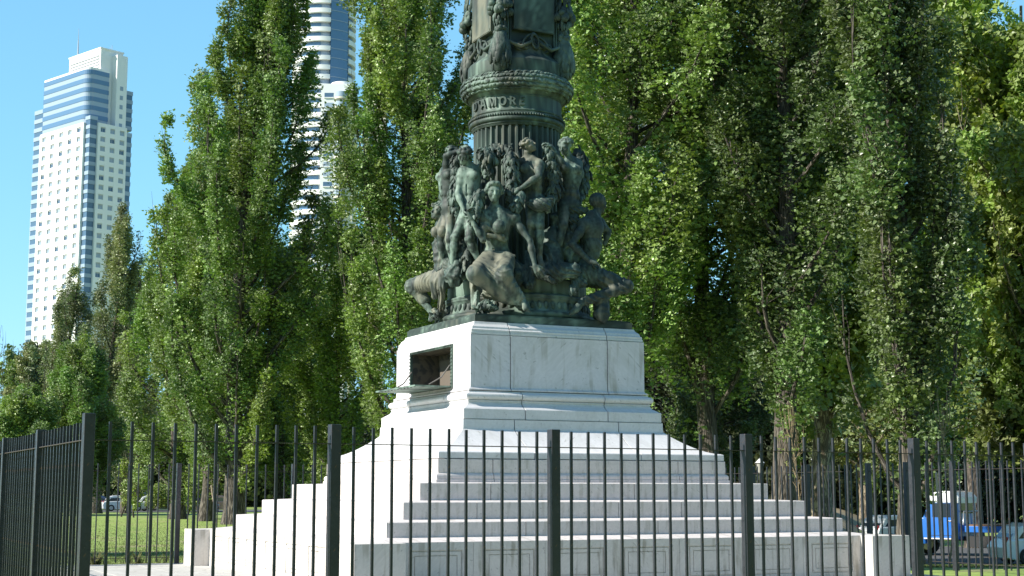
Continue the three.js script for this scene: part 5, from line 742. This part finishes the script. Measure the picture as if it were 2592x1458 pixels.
// ---------------------------------------------------------------- lamps, stakes, saplings
function lantern(label, px, d, topPy) {
  const x = xAt(px, d), y = groundHeight(x, d), h = at(px, topPy, d).y - y, t = thing('street_lamp', label, 'street lamp', [x, y, -d]), u = h - 0.95;
  part('pole', new THREE.LatheGeometry([[0.13, 0], [0.13, 0.12], [0.07, 0.3], [0.06, 0.8], [0.045, 0.9], [0.04, u - 0.1], [0.07, u], [0.09, u + 0.05], [0.02, u + 0.06]].map(p => new THREE.Vector2(...p)), 12), M.iron, t);
  const L4 = part('lantern', new THREE.CylinderGeometry(0.27, 0.15, 0.56, 6, 1, false).translate(0, u + 0.36, 0), std([0.42, 0.42, 0.38], 0.25), t); const rods = []; for (let i = 0; i < 6; i++) { const a = i * Math.PI / 3; rods.push(tube([V(Math.sin(a) * 0.155, u + 0.07, Math.cos(a) * 0.155), V(Math.sin(a) * 0.278, u + 0.65, Math.cos(a) * 0.278)], [0.015, 0.015], 4)); } part('frame', [...rods, new THREE.CylinderGeometry(0.3, 0.3, 0.03, 6).translate(0, u + 0.655, 0)], M.iron, L4);
  part('lamp_roof', toCreasedNormals(new THREE.CylinderGeometry(0.04, 0.32, 0.26, 6).translate(0, u + 0.80, 0), 0.3), std([0.55, 0.55, 0.54], 0.4), t); part('finial', new THREE.SphereGeometry(0.045, 8, 6).translate(0, u + 0.95, 0), M.iron, t);
}
lantern('old style lamp post with a white roofed glass lantern, right of the steps', 2064, 70, 1148);
lantern('dark lamp post half hidden behind a railing post, left of the white roofed lantern', 1919, 92, 1160);
function sapling(name, label, px, d, h, n, o = {}) {
  const x = xAt(px, d), t = thing(name, label, 'sapling', [x, groundHeight(x, d), -d]), R = rng(px), gs = [], ax = s => V(0.12 * Math.sin(s * 5) + (o.lean ?? 0) * s, h * s, 0); const pts = [], rad = []; for (let i = 0; i <= 10; i++) { pts.push(ax(i / 10)); rad.push(0.026 * (1 - 0.85 * i / 10)); } part('stem', tube(pts, rad, 6), o.mat ?? M.planeBark, t);
  const lv = []; for (let i = 0; i < n; i++) { const s0 = 0.3 + 0.55 * R(), a = R() * 6.28, r = 0.12 + R() * 0.28, b = ax(s0), e = ax(Math.min(1, s0 + 0.12 + 0.2 * R())); gs.push(tube([b, b.clone().lerp(e, 0.35).add(V(Math.cos(a) * r * 0.8, 0, Math.sin(a) * r * 0.8)), e.clone().add(V(Math.cos(a) * r, 0, Math.sin(a) * r))], [0.009, 0.007, 0.003], 4)); for (let k = 0; k < (o.leaves ?? 1); k++) if (R() < 0.4) lv.push({ p: e.clone().add(V(Math.cos(a) * r, -R() * 0.5, Math.sin(a) * r)), b: 1, w: R() }); }
  part('twigs', gs, o.mat ?? M.planeBark, t); if (lv.length) crown(t, lv, sprays.thin, M.planeLeaf, px, 0.5, 1); return t;
}
const twigBark = std([0.24, 0.18, 0.11], 0.85);
sapling('sapling', 'thin bare sapling with upright twigs in front of the blue truck', 2386, 34.5, 4.05, 20, { mat: twigBark, leaves: 1 });
sapling('sapling', 'slender sapling with few leaves left of the white roofed lantern', 2006, 45, 4.2, 34, { mat: twigBark, leaves: 3 });
sapling('sapling', 'leafless sapling tied to a stake left of the steps', 548, 78, 2.3, 8, { mat: twigBark });
{ const stake = (label, px, d, h, tilt, mat, w = 0.026) => { const x = xAt(px, d), t = thing('stake', label, 'stake', [x, groundHeight(x, d), -d]); part('pole', new THREE.CylinderGeometry(w, w, h, 7).translate(0, h / 2, 0).rotateZ(tilt), mat, t); part('tip', new THREE.ConeGeometry(0.028, 0.06, 7).translate(0, h + 0.03, 0).rotateZ(tilt), mat, t); };
  const m = std([0.5, 0.38, 0.32], 0.8); stake('pale round stake beside the bare sapling in front of the truck', 2369, 34.6, 2.1, 0.03, m); stake('short pale stake standing behind the third step on the right', 2030, 50, 1.78, -0.02, m, 0.045); stake('slanting stake at the leafless sapling left of the steps', 556, 77.5, 1.9, 0.16, m); }
renderer.render(scene, camera);
